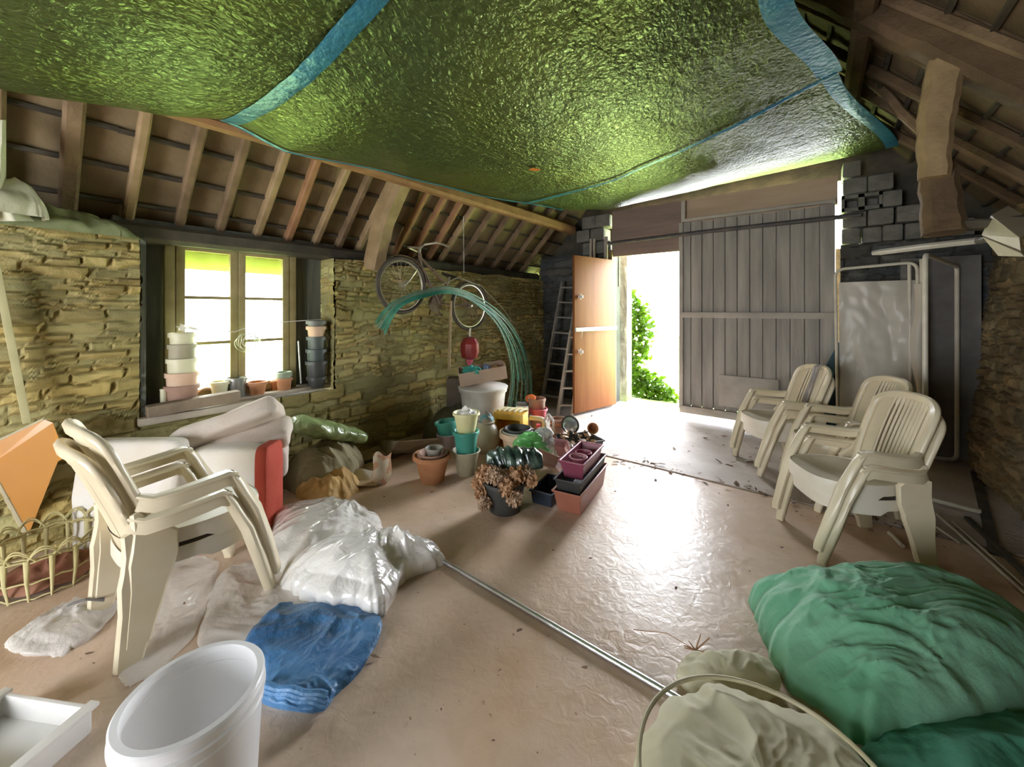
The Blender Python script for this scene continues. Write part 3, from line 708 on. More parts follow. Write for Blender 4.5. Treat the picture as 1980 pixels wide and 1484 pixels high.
# ================================================================ screen and tube frames on the right
M_tube = mat('white_tube', (.70, .66, .55), (.60, .55, .44), .4, coat=.2)
def bend(pts, rr, n=6):
    """polyline with rounded corners"""
    out = [Vector(pts[0])]
    for i in range(1, len(pts) - 1):
        p = Vector(pts[i]); a = (Vector(pts[i - 1]) - p).normalized(); b = (Vector(pts[i + 1]) - p).normalized()
        A_, B_ = p + a * rr, p + b * rr
        for k in range(n + 1):
            t = k / n; out.append(A_ * (1 - t) ** 2 + p * 2 * t * (1 - t) + B_ * t * t)
    out.append(Vector(pts[-1])); return out
sL, sR = PYW(1621, 600, 4.92), PYW(1778, 600, 4.88)
sL.z = sR.z = 0
r = root('folding_screen', sL, 0, 'white tubular screen with a dusty clear plastic sheet, beside the plank door', 'screen')
zt = 1.75
d = MB(); d.tube(bend([sL + Vector((0, 0, .02)), sL + Vector((-.02, .1, zt)), sR + Vector((0, .1, zt + .03)), sR + Vector((0, 0, .02))], .08), .0135, 10); wpart(d, 'frame', M_tube, r)
d = MB(); q = sR + Vector((.03, -.02, 0)); d.tube([q + Vector((0, 0, .02)), q + Vector((0, .1, zt + .05))], .02, 12); q = sR + Vector((-.05, .0, 0)); d.tube([q + Vector((0, 0, .02)), q + Vector((0, .1, zt + .01))], .013, 10); wpart(d, 'post', M_tube, r)
M_sheet = film('clear_sheet', (.58, .54, .45), .9, .5, .1, .2, 2.5)
def scr(u, v):
    a = sL.lerp(sR, u * .97 + .015); z = lerp(.25, zt - .13, v); b_ = .02 * fbm((u * 2.2, v * 3.5, 2), 3) + .012 * ridge((u * 2 + v, v * 2.5, 5), 1, 2)
    return Vector((a.x, a.y + .1 * z / zt - .015 + b_, z))
d = MB(); d.grid(scr, 40, 80); wpart(d, 'plastic_sheet', M_sheet, r, 180, 'dusty clear plastic sheet')
def scr2(u, v):
    z = lerp(.4, zt - .17, v); q = sR + Vector((-.04 + .09 * u + .02 * math.sin(v * 9) * (1 - u), -.05 + .1 * z / zt - .03 * math.sin(u * PI) + .01 * math.sin(v * 23), z)); return q
d = MB(); d.grid(scr2, 10, 60); wpart(d, 'sheet_end', M_sheet, r, 180, 'gathered edge of the plastic sheet')
f1, f2 = P(1789, 962), Vector((.99, 5.12, 0))
r = root('tube_frame', f1, 0, 'tall white tubular stand with a flat top arm, behind the nearest chairs', 'stand')
H1 = PD(1797, 492, (-f1.x * SN + f1.y * CS)).z
d = MB(); d.tube(bend([f1 + Vector((0, 0, .02)), f1 + Vector((0, 0, H1)), f2 + Vector((0, 0, H1 - .02)), f2 + Vector((0, 0, .03)), f2 + Vector((-.28, -.05, .03))], .06), .016, 10); wpart(d, 'upright', M_tube, r)
e_ = P(1898, 996); 
d = MB(); d.bar(f1 + Vector((-.22, -.02, .02)), e_ + Vector((0, 0, .02)), .035, .025, .008); wpart(d, 'base_rail', M_tube, r)
pa, pb = PD(1686, 490, 2.95), PD(1905, 464, 2.55)
d = MB(); m_ = (pa + pb) / 2 + Vector((0, -.02, .0))
pts = [pa.lerp(pb, i / 12) + Vector((0, -.03 * math.sin(PI * i / 12), 0)) for i in range(13)]
d.sweep(pts, .03, [.03] + [.042] * 12, (0, 1, 0), .5); wpart(d, 'top_arm', M_tube, r)
# folded pale sheet-metal piece on the arm's end
M_pale = mat('pale_metal', (.74, .68, .52), (.66, .60, .45), .5)
Zc = 2.05; A_ = [PD(x, y, z) for x, y, z in ((1917, 420, 2.2), (1900, 455, 2.2), (1972, 492, 1.75), (1976, 466, 1.75))]
d = MB(); d.prism([PD(1918, 418, 2.2), PD(1900, 456, 2.2), PD(1975, 486, 1.75), PD(1973, 462, 1.75)], (-.006, -.012, .004)); 
d.prism([PD(1902, 458, 2.2), PD(1932, 494, 2.1), PD(1982, 495, 1.72), PD(1975, 488, 1.75)], (-.006, -.012, -.004))
d.prism([PD(1918, 418, 2.2), PD(1973, 462, 1.75), PD(2010, 440, 1.9), PD(1950, 400, 2.4)], (0, 0, .008))
tag(d.build('folded_tray', M_pale, smooth=0, origin=PD(1930, 460, 2.1)), 'pale folded metal tray at the end of the white arm', 'tray')
d = MB(); d.tube([PD(1893, 466, 2.56), PD(1912, 462, 2.35)], .022, 10); wpart(d, 'end_cap', mat('dark_cap', (.10, .09, .07), None, .6), r)
# sticks and rods on the floor at the right
M_rod = mat('pale_rod', (.62, .56, .45), (.5, .44, .34), .5)
rods = [((1775, 998), (1858, 1056), .007), ((1805, 992), (1990, 1160), .008), ((1842, 1012), (1992, 1150), .007), ((1720, 1035), (1745, 1062), .012), ((1788, 1085), (1810, 1102), .012)]
labs = ['short pale rod on the floor behind the nearest chair', 'long pale rod running to the right edge of the floor', 'thin pale rod beside the long one on the floor', 'stub of pale wood between the legs of the nearest chair', 'pale stub beside the green net and chair foot']
for (a, b, q), lb in zip(rods, labs):
    d = MB(); A_, B_ = P(*a) + Vector((0, 0, q)), P(*b) + Vector((0, 0, q + .004)); d.tube([A_, A_.lerp(B_, .5) + Vector((0, 0, .002)), B_], q, 8)
    tag(d.build('rod', M_rod, origin=A_), lb, 'rod', 'rods on the floor at the right')
d = MB(); d.bar(P(1885, 915), P(1925, 1075), .05, .03); d.bar(P(1870, 1005) + Vector((0, 0, .01)), P(1990, 1120) + Vector((0, 0, .01)), .03, .02)  # first bar is a dark stand-in for the shadow gap at the wall foot
tag(d.build('dark_strip', M_wood_dark, smooth=0, origin=P(1905, 905)), 'dark strips along the foot of the right wall, one in place of its shadow gap', 'timber')
d = MB(); d.box(PXW(1965, 1150, .80) * 1 + Vector((-.02, 0, -.0)), (.1, .16, .10), (0, 0, .4), .01)
# dark boards leaning in the right corner
d = MB(); a_ = Vector((.62, 5.22, 0)); d.box((.89, 5.17, .93), (.5, .035, 1.8), (.0, 0, 0), .004)
tag(d.build('leaning_board', mat('grey_panel', (.13, .12, .11), (.17, .16, .14), .7, bump=.1), smooth=0, origin=(.93, 5.2, 0)), 'tall dark grey board standing behind the white stand', 'board')
d = MB(); A_ = PYW(1632, 660, 5.16); d.prism([PYW(1548, 800, 5.0), PYW(1628, 650, 5.22), PYW(1632, 780, 5.2), PYW(1640, 840, 5.02), PYW(1590, 842, 4.95)], (.0, .02, 0))
tag(d.build('blue_board', mat('dark_blue_panel', (.03, .08, .10), (.05, .11, .13), .5), smooth=0, origin=P(1600, 835)), 'dark blue panel leaning between the far chairs and screen', 'board')
# ================================================================ metal pole on the floor
d = MB(); A_, B_ = P(835, 1073, .012), P(1420, 1415, .012); d.tube([A_.lerp(B_, i / 10) for i in range(11)], .0115, 12)
tag(d.build('metal_pole', mat('aluminium', (.72, .72, .74), (.55, .55, .57), .28, .9, bump=.1), origin=A_), 'long thin aluminium pole lying across the floor', 'pole')
# ================================================================ soft piles: bags, nets, cloths
def heap(name, outline, H_, m, label, cat, seed=1, fold=1., fine=1., prof=2.4, base=0., n=150, nr=60, tilt=(0, 0), fs=1., parent=None, smooth=60, bulge=.03, top=None, dirx=(1, 1), rag=.10, soft=.75, camrot=False):
    """a crumpled soft pile over a floor outline (list of (x,y)), height H_"""
    pts = [Vector((p[0], p[1], 0)) for p in outline]; c = sum(pts, Vector()) / len(pts); k = len(pts)
    def edge(t):                       # Catmull-Rom closed
        t = (t % 1) * k; i = int(t); f = t - i; p0, p1, p2, p3 = pts[(i - 1) % k], pts[i % k], pts[(i + 1) % k], pts[(i + 2) % k]
        return .5 * ((2 * p1) + (p2 - p0) * f + (2 * p0 - 5 * p1 + 4 * p2 - p3) * f * f + (3 * p1 - p0 - 3 * p2 + p3) * f ** 3)
    def fn(u, v):
        e = edge(u); e = c + (e - c) * (1 + rag * v ** 5 * (noise.noise(Vector((math.cos(2 * PI * u) * 3, math.sin(2 * PI * u) * 3, seed * 2.1))) + .5 * noise.noise(Vector((math.cos(2 * PI * u) * 9, math.sin(2 * PI * u) * 9, seed))))); r = v; q = c.lerp(e, r)
        r_ = r
        h = (1 - r_ ** prof) ** soft if r_ < 1 else 0
        x, y = q.x, q.y
        dx, dy = dirx
        if camrot: x, y = q.x * CS + q.y * SN, -q.x * SN + q.y * CS
        w_ = Vector((x * 2.2 * dx * fs + .35 * noise.noise(Vector((x * 3, y * 3, seed))), y * 2.2 * dy * fs + .35 * noise.noise(Vector((x * 3, y * 3, seed + 9))), seed * 1.3))
        rg = ridge(w_, 1.4, 3) - 1.1; fb_ = noise.noise(w_ * 1.1); f2 = ridge(w_ * 4.2, 1, 3) - 1.1
        hh = H_ * (1 + (tilt[0] * (q.x - c.x) + tilt[1] * (q.y - c.y)))
        z = h * (hh + .06 * fold * rg + .05 * fold * fb_) + min(1, h * 3) * .011 * fine * f2
        x, y = q.x, q.y
        if top: z = min(z, top + .1 * (z - top))
        z = max(z, .004 * (1 - r))
        off = (e - c).normalized() * bulge * math.sin(min(1, (1 - r) * 5) * PI) * (.5 + noise.noise(Vector((e.x * 6, e.y * 6, seed))))
        return Vector((x + off.x, y + off.y, base + z))
    mb = MB(); mb.grid(lambda u, v: fn(u, 1 - (1 - v) ** 1.35), n, nr, cu=True)
    o = mb.build(name, m, parent, smooth, origin=None if parent else (c.x, c.y, base))
    return o if parent else tag(o, label, cat)
def XY(*pp): return [(P(x, y, z).x, P(x, y, z).y) for x, y, z in pp]
M_bag = film('milky_bag', (.86, .83, .78), .90, .22, .8, .45, 9)
M_sheetw = film('milky_film', (.84, .80, .74), .62, .2, .6, .35, 10)
M_netg = mat('green_net', (.17, .50, .29), (.32, .66, .44), .75, scale=2.2, bump=.35, bscale=16, trans=.25, sheen=.3, bdist=.04)
M_netg2 = mat('green_net_dark', (.07, .30, .19), (.13, .40, .26), .75, scale=2.2, bump=.35, bscale=14, trans=.2, bdist=.04)
M_netc = mat('cream_net', (.66, .63, .43), (.76, .73, .54), .75, scale=3, bump=.3, bscale=12, trans=.3, bdist=.04)
heap('green_net', [(-.225, 2.06), (-.12, 2.2), (.05, 2.36), (.28, 2.52), (.52, 2.62), (.74, 2.5), (.66, 2.2), (.40, 1.86), (.21, 1.66), (.05, 1.66), (-.12, 1.78)], .27, M_netg, 'big crumpled bundle of pale green netting beside the nearest chairs', 'net', 12, .5, 1.5, 3.4, tilt=(.15, .1), n=260, nr=100, dirx=(.7, 1.8), camrot=True)
heap('green_net', [(.12, 1.55), (.22, 1.75), (.45, 1.98), (.7, 2.25), (1.0, 2.2), (1.0, 1.6), (.75, 1.2), (.45, 1.15), (.25, 1.35)], .13, M_netg2, 'darker green net lying flat at the bottom right corner', 'net', 5, .7, .8, 3, n=200, nr=70)
heap('mosquito_net', [(-.42, 1.12), (-.38, 1.36), (-.25, 1.5), (-.06, 1.56), (.1, 1.52), (.22, 1.38), (.24, 1.1), (.1, .85), (-.15, .72), (-.36, .85)], .15, M_netc, 'cream netting bundle with a wire hoop at the bottom edge', 'net', 8, .45, .9, 5, n=220, nr=80)
cn = bpy.data.objects['mosquito_net']
h = MB(); pts = []
for i in range(64):
    a = 2 * PI * i / 64; x = -.09 + .30 * math.cos(a) ; y = 1.15 + .33 * math.sin(a); pts.append(Vector((x, y, .158 + .01 * math.sin(a * 2 + 1))) - cn.location)
h.tube(pts, .0065, 8, closed=True); h.build('hoop', mat('net_hoop', (.42, .38, .22), (.5, .45, .3), .6), cn)
heap('net_cloth', XY((1320, 1330, 0), (1330, 1275, .04), (1400, 1262, .04), (1475, 1275, .04), (1500, 1330, .03), (1400, 1370, 0)), .10, M_netc, 'small cream cloth lump behind the hooped netting', 'cloth', 13, .6, 1, 3, n=110, nr=40)
M_twig = mat('dry_twig', (.26, .13, .06), (.38, .22, .12), .8)
d = MB(); a_ = P(1345, 1258, .03); rn = random.Random(4)
for k in range(9): d.tube([a_, a_ + Vector((rn.uniform(-.05, .05), rn.uniform(-.04, .05), rn.uniform(.0, .06)))], [.003, .0015], 5)
d.tube([P(1225, 1218, .005), P(1290, 1225, .02), a_], .0015, 5)
tag(d.build('dry_twig', M_twig, origin=a_), 'dry brown twig sticking up behind the cream netting', 'twig')
# white plastic bags
heap('plastic_bag', [(-2.30, .86), (-2.55, .98), (-2.80, 1.12), (-2.66, 1.36), (-2.38, 1.46), (-2.1, 1.44), (-1.95, 1.25), (-2.0, .95)], .15, M_bag, 'flat shiny white plastic bag beside the red-ended mattress', 'bag', 3, .6, .9, 3.2, n=160, nr=60)
heap('plastic_bag', [(-2.16, .86), (-2.16, 1.08), (-2.05, 1.3), (-1.85, 1.42), (-1.72, 1.44), (-1.575, 1.42), (-1.60, 1.22), (-1.50, 1.02), (-1.62, .96), (-1.80, .88), (-2.0, .82)], .20, M_bag, 'large crumpled shiny white plastic bag at the end of the metal pole', 'bag', 6, .85, 1.4, 2.6, n=240, nr=90, dirx=(1.3, 1))
# blue cloth
M_blue = mat('blue_cloth', (.035, .13, .30), (.09, .24, .46), .45, scale=4, bump=.5, bscale=22, bdist=.03)
heap('blue_sheet', XY((550, 1160, .03), (640, 1160, .03), (735, 1187, .02), (705, 1275, .02), (650, 1335, .02), (612, 1368, .02), (510, 1352, .02), (505, 1310, .02), (470, 1240, .02)), .045, M_blue, 'folded blue plastic sheet between the bucket and white bags', 'sheet', 4, .35, 1.1, 7, n=220, nr=80, top=.07, rag=.02)
bs = bpy.data.objects['blue_sheet']
h = MB(); 
for q in range(3):
    A_, B_ = P(500, 1325 + q * 9, .05 - q * .012), P(632, 1345 + q * 9, .05 - q * .012)
    h.tube([A_.lerp(B_, i / 12) + Vector((0, 0, .004 * math.sin(i * 1.3 + q))) - bs.location for i in range(13)], .011, 8)
h.build('folded_edge', M_blue, bs)
# thin films on the floor under the left chairs
def flatsheet(name, poly, m, label, seed, cat='sheet', amp=.012, base=.004):
    return heap(name, poly, .012, m, label, cat, seed, amp / .05, .5, 6, n=90, nr=36, base=base, bulge=.0)
flatsheet('plastic_film', XY((320, 1085, 0), (415, 1085, 0), (395, 1190, 0), (330, 1280, 0), (248, 1330, 0), (240, 1240, 0)), M_sheetw, 'clear plastic film on the floor under the left chairs', 3)
flatsheet('plastic_film', XY((430, 1105, 0), (520, 1090, 0), (600, 1165, 0), (520, 1230, 0), (440, 1262, 0), (385, 1250, 0)), M_sheetw, 'bubbly plastic film between the left chairs and blue sheet', 7)
heap('white_rag', XY((12, 1250, 0), (60, 1195, .03), (135, 1150, .05), (215, 1150, .05), (228, 1172, .0), (180, 1232, 0), (95, 1272, 0)), .055, mat('white_rag', (.66, .62, .56), (.50, .46, .42), .7, bump=.5, bscale=18, bdist=.03), 'crumpled dirty white rag on the floor by the left edge', 'rag', 4, .7, 1.5, 3, n=130, nr=46)
wr_ = bpy.data.objects['white_rag']; h = MB()
for q in range(4): h.tube([P(130 + q * 4, 1172 - q * 2, .07) - wr_.location, P(165, 1160, .08 + .005 * q) - wr_.location, P(202, 1150 + q * 4, .065) - wr_.location], .004, 6)
h.build('strap', mat('grey_strap', (.16, .15, .14), None, .6), wr_)
# canvas pile below the wall
M_canvas = mat('olive_canvas', (.20, .17, .085), (.28, .24, .13), .8, scale=4, bump=.3)
heap('canvas_cover', [(-2.90, 1.42), (-3.05, 1.30), (-3.3, 1.34), (-3.34, 1.6), (-3.3, 1.9), (-3.1, 1.92), (-2.95, 1.78), (-2.86, 1.6)], .30, M_canvas, 'folded olive canvas cover heaped against the wall below the window', 'cover', 9, 1.3, 1.2, 3, n=170, nr=70, dirx=(.6, 1.8), camrot=True, tilt=(-.3, -.4))
heap('ochre_cloth', [(-2.66, 1.40), (-2.86, 1.30), (-3.05, 1.35), (-3.0, 1.62), (-2.80, 1.70), (-2.66, 1.56)], .13, mat('ochre_paper', (.42, .25, .07), (.55, .35, .12), .7, bump=.4), 'crumpled ochre brown paper at the foot of the canvas', 'paper', 10, 1.2, 2, 3, n=100, nr=40)
# rolled green plastic on top
M_gplas = mat('green_wrap', (.15, .21, .07), (.30, .38, .17), .25, scale=9, bump=.7, bscale=20, coat=.6, bdist=.03)
A_, B_ = Vector((-3.16, 1.33, .50)), Vector((-3.08, 1.93, .24))
def rollf(u, v):
    c = A_.lerp(B_, u); T = (B_ - A_).normalized(); S_ = T.cross(Vector((0, 0, 1))).normalized(); N_ = S_.cross(T); a = 2 * PI * v
    rr = (.085 + .012 * math.sin(u * 5)) * (1 + .22 * noise.noise(Vector((u * 7, math.cos(a) * 1.2, math.sin(a) * 1.2)))) * (min(1, math.sqrt(max(0, 1 - (2 * u - 1) ** 10))) if 0 < u < 1 else .02)
    return c + (S_ * math.cos(a) * 1.25 + N_ * math.sin(a) * .8) * rr
d = MB(); d.grid(rollf, 70, 40, cv=True)
tag(d.build('plastic_roll', M_gplas, smooth=60, origin=(A_ + B_) / 2), 'roll wrapped in shiny green plastic lying on the canvas', 'roll')
# torn cardboard packaging
M_card = mat('cardboard', (.46, .32, .17), (.54, .40, .23), .75, bump=.1); M_cardw = mat('printed_card', (.72, .62, .50), (.60, .34, .22), .5, scale=14, lo=.5, hi=.52)
r = root('torn_carton', P(700, 935), 0, 'torn flattened cardboard carton by the canvas pile', 'carton')
def sheetpoly(mb, pts, t=.004): mb.prism(pts, (0, 0, t))
d = MB(); sheetpoly(d, [P(640, 942, .015), P(728, 940, .015), P(738, 925, .01), P(655, 915, .02)]); sheetpoly(d, [P(640, 942, .02), P(655, 915, .02), P(650, 895, .10), P(636, 925, .09)]); sheetpoly(d, [P(655, 915, .02), P(738, 925, .01), P(730, 895, .02), P(665, 885, .03)]); wpart(d, 'flap', M_card, r, 0)
d = MB(); d.grid(lambda u, v: P(lerp(712, 748, u), lerp(938, 940, v), 0) + Vector((-.05 * v, .1 * v, .0)) + Vector((.03 * math.sin(v * 5), 0, .20 * v + .02 * math.sin(u * 7))), 8, 10); wpart(d, 'printed_flap', M_cardw, r, 60, 'printed pale flap')
d = MB(); d.grid(lambda u, v: P(lerp(655, 715, u), lerp(935, 928, v), 0) + Vector((0, .03 * v, .06 * v + .01 + .01 * math.sin(u * 8 + v * 3))), 10, 6); wpart(d, 'printed_flap', mat('white_card', (.74, .68, .58), None, .6), r, 60, 'white flap')
d = MB(); d.prism([P(725, 852, .03), PXW(768, 856, -2.9), PXW(845, 850, -2.7), P(858, 868, 0), P(750, 884, 0)], (.01, .01, .012)); 
tag(d.build('loose_board', mat('brown_board2', (.24, .19, .13), (.32, .26, .18), .75), smooth=0, origin=P(800, 870)), 'loose brown board on the floor against the stone wall', 'board')
d = MB(); d.bar(P(690, 905) + Vector((0, 0, .02)), P(880, 852) + Vector((0, 0, .03)), .06, .02)
tag(d.build('dark_strip', M_wood_dark, smooth=0, origin=P(790, 885)), 'thin dark timber strip behind the terracotta pot', 'timber')
# ================================================================ mattresses and cushions
def cushion(name, size, loc, rot, m, label, cat='cushion', seed=1, parent=None, e=.22, lumpy=.02, group=None, n=44):
    L_, Wd, T_ = size
    def sp(c, p): return abs(c) ** p * (1 if c >= 0 else -1)
    def fn(u, v):
        a = 2 * PI * u; b = PI * (v - .5)
        x = L_ / 2 * sp(math.cos(b), e) * sp(math.cos(a), e); y = Wd / 2 * sp(math.cos(b), e) * sp(math.sin(a), e); z = T_ / 2 * sp(math.sin(b), .55)
        q = Vector((x, y, z)); puff = 1 + .25 * (1 - (2 * x / L_) ** 2) * (1 - (2 * y / Wd) ** 2); q.z *= puff
        nn = lumpy * noise.noise(Vector((x * 6, y * 6, z * 6 + seed * 3))) + lumpy * .5 * (ridge((x * 4, y * 4, seed), 1.2, 2) - 1)
        return q + Vector((0, 0, nn * (1 if z > 0 else -1))) + Vector((x, y, 0)).normalized() * nn * .6
    mb = MB(); mb.grid(fn, n * 2, n, cu=True)
    o = mb.build(name, m, parent, 70)
    o.location = loc; o.rotation_euler = rot
    if parent is None: tag(o, label, cat, group)
    return o
def fabric(name, a, b, bscale=60): return mat(name, a, b, .85, scale=4, bump=.2, bscale=bscale, detail=5)
M_mat = fabric('white_ticking', (.78, .75, .69), (.70, .64, .54)); M_matp = fabric('pinkish_ticking', (.66, .60, .52), (.60, .50, .42))
M_red = mat('red_corduroy', (.42, .055, .03), (.50, .08, .045), .85, scale=3, bump=.3, bscale=90, aniso=(1, 1, 1))
def slab(name, a, b, th, z0, z1, m, lean=0., e=.16, seed=1, parent=None, label=None, cat=None, lumpy=.015, n=40):
    """upright mattress from floor point a to b (visible face), thickness th away from the camera"""
    a, b = Vector(a), Vector(b); X = (b - a); L_ = X.length; X.normalize(); Nn = Vector((-X.y, X.x, 0))
    if Nn.y < 0: Nn = -Nn
    Z = (Vector((0, 0, 1)) + Nn * lean).normalized(); c = (a + b) / 2 + Nn * th / 2 + Z * (z0 + z1) / 2
    R = Matrix((X, Z, X.cross(Z))).transposed()
    return cushion(name, (L_, z1 - z0, th), c, R.to_euler(), m, label, cat, seed, parent, e, lumpy, n=n), R, c
o, R, c = slab('folded_mattress', (-2.99, .68, 0), (-2.66, .965, 0), .17, 0, .51, M_mat, .0, seed=3, label='white folded mattress with a red end, standing behind the left chairs', cat='mattress')
X = R @ Vector((1, 0, 0))
rd = MB()
def redf(u, v):
    a = 2 * PI * v; p = .3
    sp = lambda q, e_: abs(q) ** e_ * (1 if q >= 0 else -1)
    k = (1.035 if u < .75 else 1.035 * math.sqrt(max(0, 1 - ((u - .75) / .25) ** 2.2)))
    return Vector((.185 + .075 * u, .25 * sp(math.cos(a), p) * k, (.100) * sp(math.sin(a), p) * k))
rd.grid(redf, 16, 60, cv=True); rd.build('red_end', M_red, o, 60)['label'] = 'red corduroy end panel'
slab('mattress', (-3.28, .22, 0), (-2.88, .60, 0), .13, 0, .60, M_mat, .05, seed=8, label='white mattress standing between the orange board and the folded one', cat='mattress')
slab('mattress', (-3.18, .80, 0), (-2.96, 1.00, 0), .16, 0, .40, M_matp, .0, seed=12, label='low pinkish mattress hidden behind the white folded mattress', cat='mattress')
cushion('long_cushion', (.56, .36, .11), (-3.03, .99, .475), (rad(6), rad(-8), rad(62)), M_matp, 'long thin white cushion lying on the mattresses', seed=4)
cushion('long_cushion', (.60, .40, .13), (-3.11, .95, .570), (rad(-24), rad(-19), rad(66)), M_matp, 'pinkish white cushion leaning highest, just below the window sill', seed=7)
cushion('long_cushion', (.4, .30, .2), (-3.14, 1.10, .28), (0, 0, rad(66)), M_matp, 'pale cushion squeezed under the long white cushions', seed=17)
# orange board at the far left
M_orange = mat('orange_laminate', (.50, .22, .04), (.58, .27, .06), .35, scale=2, coat=.3); M_edge = mat('board_edge', (.52, .46, .30), None, .6)
pl = [PD(-40, 872, 2.02), PD(86, 812, 2.10), PD(102, 818, 2.11), PD(128, 884, 2.15), PD(112, 893, 2.15), PD(55, 1035, 2.15), PD(-20, 900, 2.04)]
r = root('orange_board', PD(55, 1035, 2.15), 0, 'orange laminated board leaning at the far left edge', 'board')
d = MB(); d.prism(pl, PD(55, 1035, 2.15).normalized() * .008); wpart(d, 'panel', M_orange, r, 0)
d = MB(); off = PD(55, 1035, 2.15).normalized() * .012
d.tube([pl[-1] + off, pl[-2] + off], .016, 8); d.tube([pl[0] + off, pl[1] + off], .009, 8); wpart(d, 'edge_strip', M_edge, r, label='pale edge strip')
d = MB(); d.bar(PXW(-8, 515, -3.37), PXW(52, 818, -3.33), .05, .03, .004)
tag(d.build('plank', mat('pale_plank', (.46, .43, .22), (.54, .50, .28), .6), smooth=30, origin=PXW(52, 818, -3.33)), 'pale narrow plank leaning on the stone wall at the left edge', 'plank')
# cloths on top of the left wall
heap('wall_cloth', [(-3.36, -.12), (-3.36, .12), (-3.37, .35), (-3.38, .50), (-3.5, .52), (-3.6, .3), (-3.62, 0), (-3.55, -.2)], .13, mat('green_cloth', (.17, .20, .09), (.25, .28, .14), .7, bump=.3), 'dusty green cloth folded along the top of the left wall', 'cloth', 6, .9, 1.6, 3, base=1.80, n=120, nr=46, dirx=(1.6, .6))
def drape(u, v):
    px = lerp(-40, 12, u) + (55 * max(0, v - .72) / .28) * u ; py = lerp(232, 428, v)
    q = PXW(px, py, -3.18 + .05 * math.sin(u * 9 + v * 2) - .12 * v); return q
d = MB(); d.grid(drape, 20, 40)
heap('white_cloth', [(-3.2, -.16), (-3.22, .06), (-3.25, .15), (-3.38, .12), (-3.42, -.05), (-3.35, -.25)], .18, mat('greyish_cloth', (.50, .50, .36), (.60, .60, .45), .7, bump=.3), 'greyish white cloth bundle on the wall top at the left edge', 'cloth', 16, 1.0, 1.5, 3, base=1.84, n=100, nr=40)
d.build('hanging_fold', MATS['greyish_cloth'], bpy.data.objects['white_cloth'], 60); hf = bpy.data.objects['hanging_fold']; hf.location = -bpy.data.objects['white_cloth'].location
# ================================================================ pots and garden clutter
M_terra = mat('terracotta', (.46, .19, .08), (.56, .29, .15), .75, scale=6, bump=.15, detail=6)
M_terra2 = mat('terracotta_brown', (.30, .17, .12), (.40, .25, .18), .75, scale=6, bump=.15)
M_terrap = mat('terracotta_pale', (.62, .40, .26), (.68, .50, .36), .7, scale=6, bump=.1)
M_teal = mat('teal_plastic', (.04, .27, .21), (.07, .33, .26), .45, scale=4)
M_cream = mat('cream_pot', (.72, .70, .48), (.66, .62, .42), .45, scale=4)
M_yel = mat('lemon_pot', (.76, .74, .45), (.68, .66, .30), .45, scale=3)
M_beige = mat('beige_pot', (.34, .31, .20), (.42, .38, .27), .6, scale=5, bump=.1)
M_grey = mat('grey_bowl', (.34, .33, .29), (.42, .41, .37), .6)
M_black = mat('black_plastic', (.035, .037, .035), (.06, .06, .055), .5, scale=6)
M_maroon = mat('maroon_plastic', (.26, .06, .10), (.32, .09, .13), .4, scale=4)
M_mauve = mat('mauve_plastic', (.42, .20, .24), (.5, .28, .30), .4, scale=4)
M_pink = mat('pink_plastic', (.68, .12, .18), (.72, .18, .22), .4)
M_yellow = mat('yellow_crate', (.75, .40, .03), (.8, .46, .05), .45)
M_white2 = mat('white_plastic', (.80, .79, .76), (.74, .73, .70), .35, scale=4, coat=.2)
M_soil = mat('soil', (.06, .045, .03), (.11, .08, .05), .95, scale=20, bump=.6)
def pot_prof(rt, rb, h, rim=.018, rw=.008, th=.005):
    return [(rb * .2, 0), (rb * .97, 0), (rb, .004), (lerp(rb, rt, 1 - rim / h) - .001, h - rim), (rt + rw, h - rim), (rt + rw, h - .003), (rt + rw - .003, h), (rt - th + .002, h), (rt - th, h - .004), (lerp(rb, rt, .7) - th * 1.2, h * .7), (lerp(rb, rt, .15) - th * 1.3, h * .15), (.004, h * .14)]
def pot(loc, rt, rb, h, m, label, cat='pot', name='flower_pot', rim=.02, rw=.008, tilt=None, group=None, soil=None, seg=40):
    p = MB(); p.lathe(pot_prof(rt, rb, h, rim, rw), seg)
    o = p.build(name, m, None, 35); o.location = loc
    if tilt: o.rotation_euler = tilt
    tag(o, label, cat, group)
    if soil:
        s = MB(); s.grid(lambda u, v: Vector((lerp(rb, rt, soil) * .93 * v * math.cos(2 * PI * u), lerp(rb, rt, soil) * .93 * v * math.sin(2 * PI * u), h * soil + .006 * noise.noise(Vector((u * 9, v * 5, rt * 90))))), 30, 8, cu=True)
        s.build('soil', M_soil, o, 60)
    return o
def up(v, z): return Vector((v.x, v.y, z))
# terracotta pot with rim rings and the grey bowl
b = P(836, 930); pot(b, .138, .09, .215, M_terra, 'wide terracotta pot holding nested rims and a grey bowl', rim=.03, rw=.014, soil=.7)
pot(up(b, .17) + Vector((.006, .0, 0)), .112, .08, .062, M_terra2, 'brown terracotta rim nested inside the wide terracotta pot', rim=.012)
pot(up(b, .205) + Vector((.015, .005, 0)), .068, .05, .062, M_grey, 'small grey bowl on top of the wide terracotta pot', 'bowl', 'bowl', rim=.01, rw=.003)
